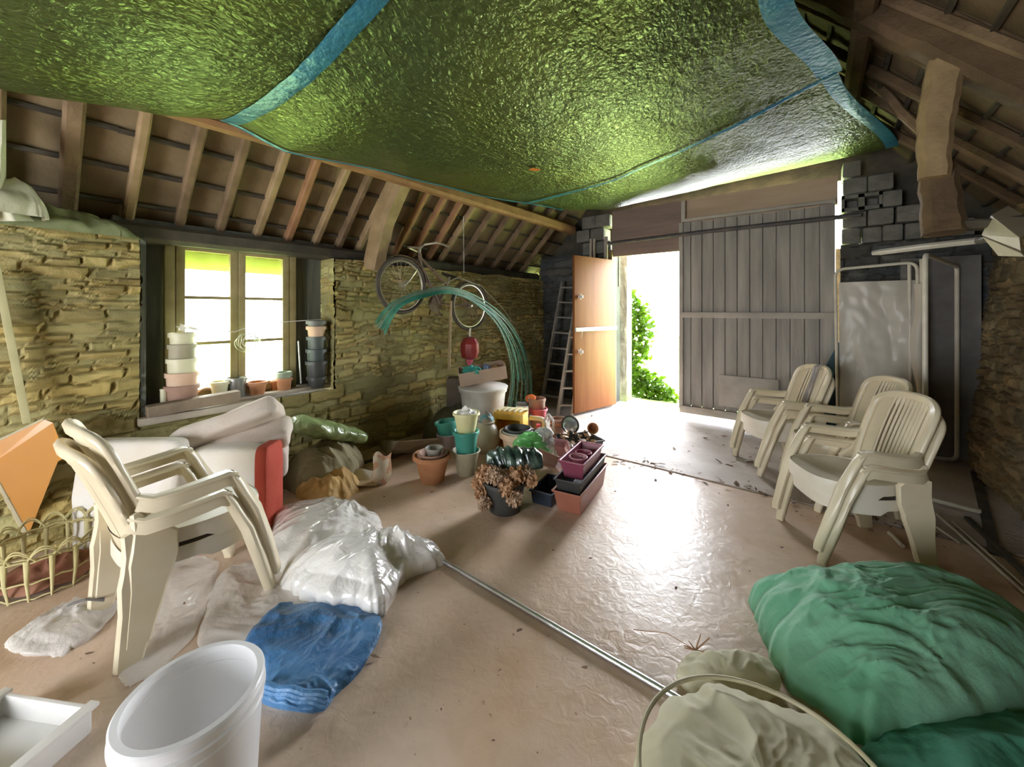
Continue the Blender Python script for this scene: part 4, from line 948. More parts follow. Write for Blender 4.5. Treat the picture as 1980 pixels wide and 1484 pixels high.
# beige > teal > lemon stack
b = P(901, 917); pot(b, .112, .07, .20, M_beige, 'beige pot at the bottom of the teal and lemon pot stack', rim=.01, rw=.006)
pot(up(b, .16), .102, .075, .20, M_teal, 'teal plastic pot between the beige and the lemon pots', rim=.022, rw=.008)
pot(up(b, .325) + Vector((0, .004, 0)), .104, .07, .185, M_yel, 'lemon white pot on top of the teal pot', rim=.02, rw=.008, soil=.8)
heap('plastic_scraps', [(b.x + .07 * math.cos(a), b.y + .07 * math.sin(a)) for a in [k * PI / 4 for k in range(8)]], .05, M_bag, 'crumpled clear plastic scraps stuffed in the lemon pot', 'plastic', 31, .6, 3, 2, base=.475, n=50, nr=20)
b2 = P(866, 872); pot(b2, .10, .075, .17, mat('mauve_grey', (.26, .20, .20), (.33, .27, .27), .5), 'mauve grey pot behind the teal stack', rim=.02)
pot(up(b2, .10) + Vector((0, .0, .04)), .10, .075, .15, M_teal, 'second teal pot, tilted on the mauve grey pot behind', rim=.022, tilt=(.08, -.12, 0))
# round beige jar
b = P(940, 874); j = MB(); j.lathe([(.06, 0), (.085, .01), (.125, .07), (.14, .14), (.125, .21), (.09, .255), (.07, .27), (.072, .285), (.085, .29), (.078, .295), (.064, .28), (.06, .25), (.01, .05)], 40, (0, 0, 0)); o = j.build('round_jar', mat('beige_glaze', (.50, .43, .32), (.58, .52, .40), .35), smooth=60); o.location = b; tag(o, 'round beige glazed jar beside the yellow crate', 'jar')
heap('plastic_scraps', [(b.x + .08 * math.cos(a), b.y + .06 * math.sin(a)) for a in [k * PI / 4 for k in range(8)]], .09, mat('mixed_scraps', (.12, .30, .34), (.42, .32, .25), .6, scale=22, lo=.48, hi=.52), 'blue and brown scraps in the mouth of the round jar', 'scraps', 32, .8, 3, 2, base=.28, n=50, nr=20)
# yellow crate on its end
c = P(988, 862); r = root('yellow_crate', c, rad(20), 'yellow plastic crate standing on end behind the wide planter', 'crate')
d = MB(); w_, h_, dp = .27, .34, .2
for x in (-w_ / 2, w_ / 2): d.box((x, 0, h_ / 2), (.035, dp, h_), bev=.008)
d.box((0, 0, h_ - .03), (w_, dp, .06), bev=.008); d.box((0, dp / 2, h_ / 2), (w_, .01, h_))
d.build('body', M_yellow, r)
d = MB(); 
for q in range(5): d.tube([(-.12 + q * .055, -.05, h_ + .012), (-.09 + q * .055, .03, h_ + .022), (-.05 + q * .05, .07, h_ + .012)], .014, 8)
d.build('torn_label', mat('cream_foam', (.78, .72, .45), (.7, .62, .35), .7), r)['label'] = 'cream foam strips along the top'
# wide planter with black pot
b = P(1001, 884); pot(b, .155, .11, .24, M_terrap, 'wide pale terracotta planter in front of the yellow crate', rim=.05, rw=.014)
pot(up(b, .15), .135, .10, .10, mat('grey_white_rim', (.45, .44, .40), None, .5), 'grey pot sunk into the wide pale planter', rim=.02, rw=.01)
pot(up(b, .17) + Vector((.0, .0, .0)), .118, .09, .10, M_black, 'black pot nested inside the grey rim of the wide planter', rim=.015, rw=.006)
# green bag and clear bag on a dark pot
b = P(1045, 893); pot(b, .11, .09, .26, M_black, 'tall black pot behind the green bag', rim=.012)
def bagf(c, w_, h_, th, seed, yaw, lean):
    R = Euler((lean, 0, yaw)).to_matrix()
    def fn(u, v):
        a = 2 * PI * u; q = math.sin(PI * min(1, v * .92 + .04)) ** .5; pin = 1 - .55 * max(0, v - .6) / .4
        x = w_ / 2 * math.cos(a) * q * (1 - .25 * v); y = th / 2 * math.sin(a) * q * (1.1 - .6 * v)
        n_ = .03 * noise.noise(Vector((x * 14, v * 5, seed))) + .018 * (ridge((x * 12, v * 5, seed), 1, 3) - 1)
        return Vector(c) + R @ Vector((x + n_ * math.cos(a), y + n_ * math.sin(a), h_ * v))
    m_ = MB(); m_.grid(fn, 70, 40, cu=True); return m_
c = P(1028, 904); tag(bagf(c + Vector((0, -.02, .01)), .36, .29, .15, 3, rad(40), -.1).build('green_bag', mat('green_film', (.13, .46, .12), (.22, .58, .20), .3, scale=7, bump=.6, bscale=22, coat=.5, trans=.2), smooth=60, origin=c), 'crumpled bright green plastic bag in front of the tall black pot', 'bag')
c = P(1036, 900); tag(bagf(c + Vector((0.06, .03, .05)), .26, .28, .10, 7, rad(40), -.05).build('clear_bag', film('clear_bag', (.72, .74, .70), .5, .15, .8, .5, 16), smooth=60, origin=c), 'clear plastic bag behind the green one', 'bag')
# shiny dark plastic over the dried plant pot
# dried hydrangea in a black pot
b = P(976, 985); r = root('dried_hydrangea', b, 0, 'dried brown hydrangea heads drooping over a black bucket pot', 'plant')
d = MB(); d.lathe(pot_prof(.142, .105, .205, .02, .008), 44); d.build('pot', M_black, r)
d = MB(); d.lathe([(.001, .17), (.13, .17)], 30); d.build('soil', M_soil, r)
M_hyd = mat('dried_petals', (.42, .22, .10), (.62, .40, .24), .85, scale=25, detail=3, trans=.15)
M_hyd2 = mat('dried_petals_pale', (.46, .31, .20), (.62, .46, .33), .85, scale=25, detail=3, trans=.15)
rn = random.Random(11)
heads = [(-.13, -.03, .255, .055), (-.065, -.09, .265, .058), (-.165, -.02, .18, .05), (-.13, -.10, .09, .042), (.02, -.13, .20, .055), (.065, -.14, .14, .05), (.075, -.06, .25, .058), (.14, .00, .25, .06), (.17, -.04, .21, .045), (.0, -.07, .245, .045), (-.155, -.05, .13, .04)]
for k, (x, y, z, s) in enumerate(heads):
    xx, yy = x * CS - y * SN, x * SN + y * CS
    d = MB()
    for q in range(150):
        v = Vector((rn.gauss(0, 1), rn.gauss(0, 1), rn.gauss(0, 1))).normalized() * s * rn.uniform(.75, 1.08); a = rn.uniform(.006, .012); R = Euler((rn.uniform(0, 6), rn.uniform(0, 6), rn.uniform(0, 6))).to_matrix()
        cpt = Vector((xx, yy, z)) + v
        d.add([cpt + R @ Vector(p) * a for p in ((-1, -.8, .2), (0, -1, -.2), (1, -.7, .2), (1.1, .6, -.1), (0, 1.1, .3), (-1, .7, 0))], [(0, 1, 2, 3), (0, 3, 4, 5)])
    d.lathe([(.001, -s * .75), (s * .55, -s * .5), (s * .78, 0), (s * .55, s * .5), (.001, s * .75)], 12, (xx, yy, z))
    d.build('flower_head', (M_hyd, M_hyd2)[k % 2], r, 0)
d = MB()
for (x, y, z, s) in heads[:8]:
    xx, yy = x * CS - y * SN, x * SN + y * CS; d.tube([(xx * .2, yy * .2, .17), (xx * .6, yy * .6, z + .03), (xx, yy, z)], .004, 6)
x = -.20; d.tube([(-.13 * CS, -.13 * SN, .2), (x * CS + .0, x * SN, .255)], .007, 6); d.build('stem', M_twig, r)
c = b + Vector((.0, .10, .25)); R = Matrix.Rotation(PSI, 3, 'Z')
def dk(u, v):
    a = PI * (1.0 * u + .0); x = lerp(-.19, .20, v); rr = .125 * (.55 + .45 * math.sin(PI * v) ** .5) * (1 + .16 * noise.noise(Vector((v * 13 + u * 3, 1, u * 3)))) * (1 + .12 * noise.noise(Vector((u * 3, v * 8, 4))))
    return c + R @ Vector((x, -math.cos(a) * rr * .75, .02 + math.sin(a) * rr))
d = MB(); d.grid(dk, 34, 100); tag(d.build('plastic_wrap', mat('dark_green_wrap', (.015, .035, .03), (.12, .19, .15), .15, scale=14, coat=1, bump=.3, lo=.45, hi=.7), smooth=60, origin=c), 'shiny dark green plastic bunched behind the dried hydrangea', 'plastic')
# troughs
def trough(loc, L_, Wd, h, yaw, m, label, tilt=0., parts=None, flare=.86, th=.006):
    mb = MB(); 
    def ring(k, z, off=0., lip=0): return [Vector((sx * (L_ / 2 * k - off + lip), sy * (Wd / 2 * k - off + lip), z)) for sx, sy in ((-1, -1), (1, -1), (1, 1), (-1, 1))]
    rings = [ring(flare, 0), ring(.985, h - .015), ring(.985, h - .015, 0, .010), ring(1, h, 0, .010), ring(1, h, .004, .0), ring(.98, h - .02, th), ring(flare, .01, th)]
    vs = sum(rings, []); fs = []
    for i in range(len(rings) - 1):
        for k in range(4): fs.append((i * 4 + k, i * 4 + (k + 1) % 4, (i + 1) * 4 + (k + 1) % 4, (i + 1) * 4 + k))
    fs.append((3, 2, 1, 0)); n_ = len(rings) * 4; fs.append((n_ - 4, n_ - 3, n_ - 2, n_ - 1)); mb.add(vs, fs)
    o = mb.build('plant_trough', m, None, 30); bv = o.modifiers.new('b', 'BEVEL'); bv.width = .008; bv.segments = 3; bv.limit_method = 'ANGLE'; bv.angle_limit = rad(50)
    o.location = loc; o.rotation_euler = (0 if not isinstance(tilt, tuple) else tilt[0], 0 if not isinstance(tilt, tuple) else tilt[1], yaw); return tag(o, label, 'trough', None)
cA = (P(1114, 996) + P(1168, 918)) / 2
dirv = (P(1168, 925) - P(1114, 996)); yaw = math.atan2(dirv.y, dirv.x)
side = Vector((-math.sin(yaw), math.cos(yaw), 0))
base = P(1120, 1004) + side * .085 + dirv.normalized() * .30
trough(base, .62, .19, .155, yaw, mat('brick_plastic', (.36, .13, .08), (.42, .17, .11), .45, scale=4), 'long terracotta plastic trough at the bottom of the nested troughs', flare=.84)
trough(base + Vector((0, 0, .085)) + dirv.normalized() * .0, .60, .175, .145, yaw, M_black, 'long black plastic trough nested in the terracotta one', flare=.84)
b3 = base + Vector((.0, 0, .195)) - dirv.normalized() * .0
trough(b3, .44, .17, .13, yaw, M_maroon, 'maroon plastic trough on top of the black trough', flare=.8)
pot(b3 + Vector((0, 0, .04)) - dirv.normalized() * .08, .062, .045, .085, M_mauve, 'small mauve pot standing in the maroon trough, nearest', rim=.006, rw=.003)
pot(b3 + Vector((0, 0, .04)) + dirv.normalized() * .03, .058, .045, .08, M_maroon, 'dark round pot in the middle of the maroon trough', rim=.006, rw=.003)
trough(P(1062, 935, .0) + Vector((0, 0, .13)), .26, .17, .08, yaw + .15, mat('dusty_pink', (.50, .26, .22), (.58, .36, .30), .45), 'dusty pink tray tilted against the black trough', tilt=(rad(14), rad(32)), flare=.9)
trough(P(1063, 962, .0) + Vector((0, 0, .0)), .30, .16, .10, yaw, mat('navy_plastic', (.02, .03, .05), None, .5), 'dark navy tray on the floor between hydrangea and troughs', flare=.9)
trough(P(1085, 905, .0) + Vector((0, 0, .13)), .18, .10, .07, yaw + .1, M_mauve, 'small mauve tray leaning on the maroon trough', tilt=(0, rad(50)), flare=.9)
# back cluster
pot(P(1041, 835), .10, .075, .17, M_terra2, 'dark brown pot under the pink pot', rim=.02)
pot(up(P(1041, 835), .12), .095, .075, .14, M_pink, 'pink plastic pot below the brown pot in the back cluster', rim=.02)
pot(up(P(1038, 832), .235), .095, .09, .125, M_terra2, 'brown clay pot on top of the pink pot', rim=.03, rw=.006)
for q in range(3): pot(up(P(1079, 845), .035 * q + .0) + Vector((.002 * q, 0, 0)), .078, .058, .13, (M_terra2, M_terra, M_terra2)[q], 'small brown terracotta pot nested in a stack by the pink pot', rim=.022, group='nested brown pots')
c = P(1010, 838); r = root('paint_tub', up(c, .20), 0, 'white tub with an orange band in the back cluster, by the orange saucer', 'tub')
d = MB(); d.box((0, 0, .05), (.14, .11, .10), (0, 0, .5), .012); d.build('body', M_white2, r); d = MB(); d.box((0, 0, .018), (.144, .114, .035), (0, 0, .5), .01); d.build('band', mat('orange_band', (.8, .25, .08), None, .5), r); d = MB(); d.box((-.02, .02, .115), (.11, .07, .03), (0, 0, .4), .005); d.build('lid', mat('dark_lid', (.15, .16, .17), None, .5), r)
d = MB(); d.box((0, 0, .10), (.18, .14, .20), (0, 0, .4), .01); o = d.build('small_box', mat('khaki_box', (.28, .24, .14), (.34, .29, .18), .7)); o.location = P(1008, 840); tag(o, 'khaki box carrying the white and orange tub', 'box')
d = MB(); d.lathe([(.001, 0), (.06, 0), (.062, .012), (.05, .02), (.001, .022)], 24, R=Euler((.5, .2, 0)).to_matrix()); o = d.build('orange_saucer', mat('orange_plastic', (.85, .2, .05), None, .4)); o.location = up(P(1024, 832), .34) + Vector((-.02, .05, 0)); tag(o, 'round orange saucer tipped behind the brown clay pot', 'saucer')
# white spray gun and pipe
r = root('hose_gun', P(1048, 852), 0, 'cream plastic hose elbow standing among the pots', 'fitting')
b = P(1048, 860); d = MB(); d.tube(bend([Vector((.03, 0, 0)), Vector((.03, 0, .225)), Vector((-.13 * CS, -.13 * SN, .235))], .05), .024, 12); d.build('body', M_cream, r); d = MB(); d.tube([Vector((-.06 * CS, -.06 * SN, .14)), Vector((-.02 * CS, -.02 * SN, .14))], .03, 14); d.build('knob', M_pink, r)
d = MB(); d.tube(bend([P(1052, 815, .22), P(1060, 800, .30), P(1070, 815, .25), P(1070, 838, .12)], .03), .012, 8); tag(d.build('grey_hose', mat('pale_hose', (.55, .53, .52), None, .4), origin=P(1070, 838, .12)), 'short pale curved hose behind the pink pot', 'hose')
# round chrome lamp / pan
c = P(1102, 852); r = root('headlamp', up(c, .16), (rad(62), 0, PSI + rad(10)), 'round glass lamp with a dark rim lying among black trays', 'lamp')
d = MB(); d.lathe([(.01, -.07), (.05, -.06), (.085, -.02), (.092, .0), (.095, .015), (.085, .018), (.08, .01)], 36); d.build('housing', M_black, r); d = MB(); d.lathe([(.081, .01), (.06, .022), (.03, .03), (.001, .033)], 36); d.build('glass', mat('lamp_glass', (.55, .65, .72), (.8, .85, .9), .06, .6, scale=12), r, 60)
d = MB(); d.tube([(-.0, -.09, 0), (0, -.16, -.02)], .012, 8); d.build('stalk', M_black, r)
trough(P(1100, 868), .34, .22, .09, yaw + .5, M_black, 'flat black tray under the round lamp', flare=.88)
trough(P(1135, 858), .30, .20, .07, yaw + .9, mat('dark_grey_tray', (.10, .10, .11), None, .5), 'dark grey tray with dry leaves beside the lamp', flare=.88)
pot(up(P(1143, 848), .10), .05, .03, .09, M_terra, 'small orange terracotta pot lying on the dark grey tray', rim=.012, tilt=(rad(70), 0, rad(40)))
d = MB(); rn = random.Random(5); leaves(d, 60, lambda r_: P(r_.uniform(1085, 1150), r_.uniform(845, 880), .07) + Vector((0, 0, r_.uniform(0, .07))), .05, rn)
tag(d.build('dry_leaves', mat('dead_leaf', (.30, .20, .12), (.48, .36, .24), .8, scale=18), smooth=0), 'dry leaves and scraps heaped on the dark trays', 'leaves', kind='stuff')
d = MB(); d.tube([P(1090, 880, .1), P(1092, 880, .30)], .006, 6); d.tube([P(1080, 872, .1), P(1120, 866, .13)], .02, 8)
tag(d.build('metal_spike', mat('steel_bits', (.4, .4, .42), None, .3, .8), origin=P(1090, 880)), 'small steel spike standing in the black tray', 'tool')
heap('white_paper', XY((1070, 900, 0), (1100, 905, 0), (1120, 885, 0), (1095, 872, 0), (1072, 882, 0)), .10, M_bag, 'crumpled white paper between the green bag and maroon trough', 'paper', 41, .8, 3, 2.4, n=60, nr=24)
# --- drum with cardboard tray
c = P(934, 838); r = root('white_drum', c, 0, 'tall dirty white drum behind the pots, under the cardboard tray', 'drum')
d = MB(); d.lathe([(.02, 0), (.19, 0), (.20, .01), (.245, .46), (.262, .465), (.266, .50), (.25, .505), (.238, .50), (.232, .44), (.19, .05), (.01, .04)], 48); d.build('body', mat('dirty_white', (.50, .47, .42), (.66, .63, .58), .55, scale=6, bump=.1), r)
d = MB(); d.lathe([(.005, .505), (.27, .50), (.275, .515), (.26, .525), (.005, .535)], 48); d.build('lid', M_white2, r)
M_cb = mat('tan_card', (.50, .36, .26), (.56, .42, .32), .75)
c2 = up(c, .54); r = root('cardboard_tray', c2, PSI + rad(8), 'open cardboard tray on top of the white drum', 'box')
d = MB(); w_, q_, h_ = .50, .36, .15; T_ = .006
Rt = Euler((0, rad(-9), 0)).to_matrix()
for cc, ss in (((0, 0, .0), (w_, q_, T_)), ((0, -q_ / 2, h_ / 2 - .01), (w_, T_, h_ * .9)), ((0, q_ / 2, h_ / 2), (w_, T_, h_)), ((-w_ / 2, 0, h_ / 2), (T_, q_, h_)), ((w_ / 2, 0, h_ / 2), (T_, q_, h_))):
    d.box(Rt @ Vector(cc) + Vector((0, 0, .05)), ss, Rt)
d.build('body', M_cb, r, 0)
def blob(name, loc, sz, m, label, cat, seed=1, sq=(1, 1, 1), parent=None, am=.35):
    d = MB(); d.grid(lambda u, v: Vector((math.cos(2 * PI * u) * math.sin(PI * v) * sq[0], math.sin(2 * PI * u) * math.sin(PI * v) * sq[1], math.cos(PI * v) * sq[2])) * sz * (1 + am * noise.noise(Vector((math.cos(2 * PI * u) * 2, math.sin(2 * PI * u) * 2, v * 5 + seed * 4)))), 40, 24, cu=True)
    o = d.build(name, m, parent, 60); o.location = loc
    return o if parent else tag(o, label, cat)
kx = lambda a, b_, z: c2 + Matrix.Rotation(PSI, 3, 'Z') @ Vector((a, b_, z))
blob('teal_cloth', kx(-.10, -.08, .13), .11, mat('teal_rag', (.04, .36, .30), (.10, .50, .42), .6, scale=16, bump=.5), 'teal crumpled net cloth in the cardboard tray', 'cloth', 2, (1.2, .8, .55), am=.9)
blob('brown_lump', kx(.13, .02, .14), .07, mat('orange_brown', (.50, .27, .10), (.6, .38, .18), .7), 'round orange brown lump in the cardboard tray', 'lump', 5, (1.2, 1, .8))
blob('blue_cloth', kx(.03, -.02, .15), .055, mat('pale_blue_rag', (.05, .08, .22), (.35, .45, .6), .6, scale=10), 'dark and pale blue rag in the cardboard tray', 'rag', 8, (.9, .8, 1.0), am=.8)
# black post-like crate left of the drum
d = MB(); d.box((0, 0, .30), (.16, .2, .6), (0, 0, PSI), .01); o = d.build('dark_bin', mat('brown_black', (.09, .07, .05), (.13, .10, .07), .7)); o.location = up(PD(880, 840, 4.4), 0); tag(o, 'narrow dark brown bin left of the white drum', 'bin')
# --- dark sacks in the shade by the stone wall
heap('dark_sack', [(-3.0, 2.75), (-3.25, 2.7), (-3.3, 3.2), (-3.25, 3.6), (-3.05, 3.5), (-2.9, 3.1)], .34, mat('dark_sacking', (.07, .065, .035), (.11, .10, .055), .85, bump=.4), 'dark sack slumped against the stone wall beside the drum', 'sack', 19, 1, 1, 2.2, n=110, nr=44, tilt=(-.5, .3))
# --- green rods arching over
M_gw = mat('green_wire', (.015, .15, .095), (.05, .26, .18), .4); M_gw2 = mat('dull_wire', (.22, .20, .14), (.30, .27, .2), .5)
ctrl = [(735, 628, -3.2), (765, 592, -3.05), (815, 570, -2.95), (872, 562, -2.9), (925, 585, -2.9), (968, 625, -2.9), (995, 680, -2.9), (1005, 740, -2.9), (1000, 800, -2.9)]
rn = random.Random(12)
for k in range(24):
    f = k / 23; sp = rn.uniform(-1, 1); pts = []; cut = rn.choice((9, 9, 9, 8))
    for i, (x, y, X_) in enumerate(ctrl[:cut]):
        fan = max(0, i - 3) / 5; g0 = (abs(i - 3) / 3 if i < 3 else 0)
        px = x + fan * (-22 + 50 * f) + g0 * (10 * sp) - (26 * fan * fan * (1 - f) if 0 else 0); py = y + 7 * sp * (1 - .4 * fan) + (14 * rn.random() if i == 0 else 0) - fan * 14 * f
        pts.append(PXW(px, py, X_ + .02 * sp + .25 * fan * rn.random() * 0))
    sm = []
    for i in range(len(pts) - 1):
        p0, p1, p2, p3 = pts[max(i - 1, 0)], pts[i], pts[i + 1], pts[min(i + 2, len(pts) - 1)]
        for q in range(5):
            t = q / 5; sm.append(.5 * ((2 * p1) + (p2 - p0) * t + (2 * p0 - 5 * p1 + 4 * p2 - p3) * t * t + (3 * p1 - p0 - 3 * p2 + p3) * t ** 3))
    sm.append(pts[-1]); d = MB(); d.tube(sm, .0038, 5)
    tag(d.build('garden_wire', M_gw if k % 6 else M_gw2, smooth=60, origin=sm[15]), 'thin springy green plastic-coated wire arching over the pots below the bicycle', 'wire', 'green wires arching over the pots')
d = MB(); pts = [PXW(x, y, -2.95) for x, y in ((848, 553), (885, 537), (930, 553), (975, 600), (992, 625))]; d.tube(pts, .005, 5); tag(d.build('bare_wire', M_gw2, smooth=60, origin=pts[2]), 'single bare brown wire arching above the green ones', 'wire')
# --- pole, strings and red bell
d = MB(); d.tube([PXW(872, 582, -2.98), PXW(868, 716, -2.92)], .013, 8); tag(d.build('upright_stick', M_wood_pale, origin=PXW(868, 716, -2.92)), 'pale upright stick under the bicycle beside the red bucket', 'stick')
d = MB(); d.tube([PXW(896, 418, -2.85), PXW(897, 530, -3.12)], .004, 6); tag(d.build('hanging_string', M_cord, origin=PXW(896, 418, -2.85)), 'thin cord hanging from the rafters to the bicycle', 'cord')
bc = PXW(908, 672, -2.98); r = root('hanging_bell', bc, 0, 'dark red plastic bucket shape hanging upside down from the rear wheel', 'bucket')
d = MB(); d.lathe([(.04, -.13), (.085, -.11), (.105, -.04), (.10, .04), (.07, .10), (.03, .115), (.001, .118)], 10); d.build('bell', mat('dark_red', (.20, .02, .02), (.28, .03, .03), .3), r, 20)
d = MB(); d.lathe([(.001, -.13), (.038, -.13), (.03, -.17), (.008, -.21)], 16); d.build('spout', M_pink, r, 40, )['label'] = 'pink spout'
d = MB(); d.tube([(0, 0, .11), (0.01, 0, .21)], .010, 8); d.build('neck', M_tube, r)
# --- bicycle hung on the wall
M_rim = mat('chrome_rim', (.62, .58, .48), (.45, .40, .32), .3, .7); M_tyre = mat('tyre', (.06, .045, .035), (.09, .07, .05), .8); M_bike = mat('rusty_bike', (.10, .06, .04), (.20, .12, .08), .5, scale=20)
fh, rh = PXW(777, 552, -3.14), PXW(908, 592, -3.10)
X = (rh - fh).normalized(); Zb = Vector((0, 0, 1)); Yb = Zb.cross(X).normalized(); Zb = X.cross(Yb).normalized(); wb = (rh - fh).length; k_ = wb / 1.0
r = root('bicycle', fh, 0, 'old rusty bicycle hung high on the stone wall', 'bicycle')
def bk(x, z, y=0.): return X * x * k_ + Zb * z * k_ + Yb * y
def wheel(cx, cz, rad_, nm='wheel'):
    w_ = MB(); N_ = 48; w_.tube([bk(cx + rad_ * math.cos(2 * PI * i / N_), cz + rad_ * math.sin(2 * PI * i / N_)) for i in range(N_)], .019, 8, closed=True)
    o = w_.build(nm, M_tyre, r, 60); o['label'] = 'spoked wheel with dark tyre'
    w_ = MB(); r2 = rad_ - .028; w_.tube([bk(cx + r2 * math.cos(2 * PI * i / N_), cz + r2 * math.sin(2 * PI * i / N_)) for i in range(N_)], .011, 6, closed=True); w_.build('rim', M_rim, o, 60)
    w_ = MB()
    for i in range(28):
        a = 2 * PI * i / 28; w_.tube([bk(cx + .015 * math.cos(a + 1.2), cz + .015 * math.sin(a + 1.2), .02 * (-1) ** i), bk(cx + r2 * math.cos(a), cz + r2 * math.sin(a))], .0011, 4)
    w_.tube([bk(cx, cz, -.04), bk(cx, cz, .04)], .014, 10); w_.build('spokes', M_rim, o, 60)
RW = .285
wheel(0, 0, RW); wheel(1.0, 0, RW)
d = MB()
for a, b_, q in (((.16, .36), (.60, .16), .014), ((.17, .30), (.52, -.08), .016), ((.60, .20), (.52, -.08), .014), ((.52, -.08), (1.0, 0), .009), ((.60, .16), (1.0, 0), .008), ((.15, .40), (.18, .27), .018)): d.tube([bk(*a), bk(*b_)], q, 10)
d.build('frame', M_bike, r)
d = MB(); d.tube([bk(.17, .28), bk(.13, .18), bk(.08, .08), bk(0, 0, .05)], .011, 8); d.tube([bk(.17, .28), bk(.13, .18), bk(.08, .08), bk(0, 0, -.05)], .011, 8); d.build('fork', M_rim, r)
d = MB(); d.tube([bk(.14, .46, -.0), bk(.14, .40)], .013, 8); d.tube([bk(.30, .50, .26), bk(.16, .50, .24), bk(.10, .47, .12), bk(.14, .46, 0), bk(.10, .47, -.12), bk(.16, .50, -.24), bk(.30, .50, -.26)], .011, 8); d.build('handlebar', M_rim, r)
d = MB(); d.tube([bk(.605, .18), bk(.615, .27)], .012, 8); d.build('seat_post', M_rim, r)
d = MB(); d.grid(lambda u, v: bk(lerp(.50, .74, u), .285 + .012 * math.cos(PI * (v - .5) * 1.6), (v - .5) * lerp(.05, .17, min(1, u * 1.3) ** 2)), 14, 10); d.grid(lambda u, v: bk(lerp(.50, .74, u), .262, (v - .5) * lerp(.045, .16, min(1, u * 1.3) ** 2)), 14, 10); d.build('saddle', M_tyre, r, 60)
d = MB(); d.tube([bk(.52, -.08, .05), bk(.52, -.08, .06)], .09, 24); d.build('chainring', M_bike, r)
for sd, ex, ez in ((1, .63, -.19), (-1, .41, .03)):
    d = MB(); d.tube([bk(.52, -.08, .055 * sd), bk(ex, ez, .06 * sd)], .009, 6); d.bar(bk(ex, ez, .06 * sd), bk(ex, ez, .13 * sd), .06, .02); d.build('pedal', M_bike, r)
for cx in (0, 1.0):
    N_ = 20; d = MB(); d.sweep([bk(cx + (RW + .03) * math.cos(a), (RW + .03) * math.sin(a)) for a in [lerp(.2, 2.7, i / N_) if cx else lerp(.35, 2.2, i / N_) for i in range(N_ + 1)]], .045, .004, tuple(Yb), .3); d.build('mudguard', M_bike, r, 60)
# --- ladders in the corner
M_lad = mat('grey_ladder', (.22, .21, .18), (.32, .30, .26), .7); M_lad2 = mat('pale_ladder', (.38, .32, .25), (.48, .41, .33), .7)
def ladder(name, a0, a1, b0, b1, n, m, label, w_=.035):
    r = root(name, a0, 0, label, 'ladder'); a0, a1, b0, b1 = map(Vector, (a0, a1, b0, b1))
    for p, q in ((a0, b0), (a1, b1)):
        d = MB(); d.bar(p, q, .025, .055, .004); wpart(d, 'rail', m, r)
    for k in range(n):
        t = (k + .6) / n; d = MB(); d.bar(a0.lerp(b0, t), a1.lerp(b1, t), .05, .022, .003, up=(0, 0, 1)); wpart(d, 'rung', m, r)
    return r
ladder('ladder', P(1047, 782), P(1084, 788), PYW(1088, 545, 5.15), PYW(1118, 545, 5.15), 8, M_lad, 'grey wooden ladder leaning in the dark corner behind the door leaf')
ladder('step_ladder', P(1078, 803), P(1106, 804), PD(1104, 640, 5.1) , PD(1126, 640, 5.1), 5, M_lad2, 'pale wooden steps standing right behind the open door leaf')
for (a, b_, lb) in (((1139, 500), (1143, 462), 'left'), ((1152, 500), (1149, 462), 'middle'), ((1168, 500), (1172, 458), 'right')):
    d = MB(); A_, B_ = PYW(a[0], 800, 5.2), PYW(b_[0], b_[1], 5.22); A_.z = 0; d.bar(A_, B_, .05 if lb == 'right' else .035, .03, .003); tag(d.build('batten', M_lad2, origin=A_), lb + ' one of three pale battens standing behind the door leaf', 'batten', 'battens behind the door leaf')
# --- window sill things
def PS(px, py, x=-3.55): return PXW(px, py, x)
SZ = ZS + .0175
def sill(px, x=-3.56): q = PXW(px, 700, x); q.z = SZ; return q
o = sill(352, -3.50); o.z = .70
for k, (rt, rb, h, m_) in enumerate(((.10, .085, .13, M_terra2), (.095, .09, .12, M_terrap), (.088, .085, .12, M_cream), (.08, .08, .12, M_beige), (.076, .07, .10, M_cream))):
    pot(o + Vector((0, 0, .098 * k)), rt * .92, rb * .92, h, m_, ('brown pot at the foot of the tall stack left of the window panes', 'pale terracotta pot in the tall stack left of the panes', 'cream pot in the tall stack left of the panes', 'beige pot high in the tall stack left of the panes', 'cream pot topping the tall stack left of the panes')[k], rim=.03)
d = MB(); d.grid(lambda u, v: o + Vector((.02 + .06 * (u - .5) + .02 * v, .03 + .1 * (v - .5), .50 + .05 * u + .015 * math.sin(u * 9 + v * 7))), 10, 10); tag(d.build('paper_scrap', M_bag, smooth=60, origin=o + Vector((0, 0, .47))), 'white paper scrap on the tall pot stack by the window', 'paper')
b = sill(425); 
pot(b, .06, .05, .02, mat('mint_saucer', (.35, .50, .40), None, .5), 'mint green saucer on the window sill', 'saucer', 'saucer', rim=.006, rw=.002)
pot(b + Vector((0, 0, .02)), .062, .045, .115, M_cream, 'cream pot in the mint saucer on the window sill', rim=.02)
pot(sill(458), .068, .058, .15, mat('pewter', (.20, .20, .19), (.28, .27, .25), .35, .5), 'dark pewter pot in the middle of the window sill', rim=.02)
pot(sill(497, -3.54), .068, .052, .10, M_terra, 'orange terracotta pot right of the pewter pot on the sill', rim=.02)
pot(sill(408, -3.64), .07, .055, .09, M_terrap, 'orange terracotta pot lying against the glass on the sill', rim=.02, tilt=(rad(75), 0, 1))
pot(sill(535, -3.62), .05, .04, .08, M_terra, 'bright terracotta pot by the glass at the right of the sill', rim=.018)
b = sill(549, -3.56); pot(b, .058, .05, .10, M_terra, 'orange pot under the green pot at the right end of the sill', rim=.02)
pot(b + Vector((0, 0, .07)), .056, .05, .08, mat('sage_pot', (.30, .36, .24), None, .5), 'sage green pot stacked on the orange one on the sill', rim=.04)
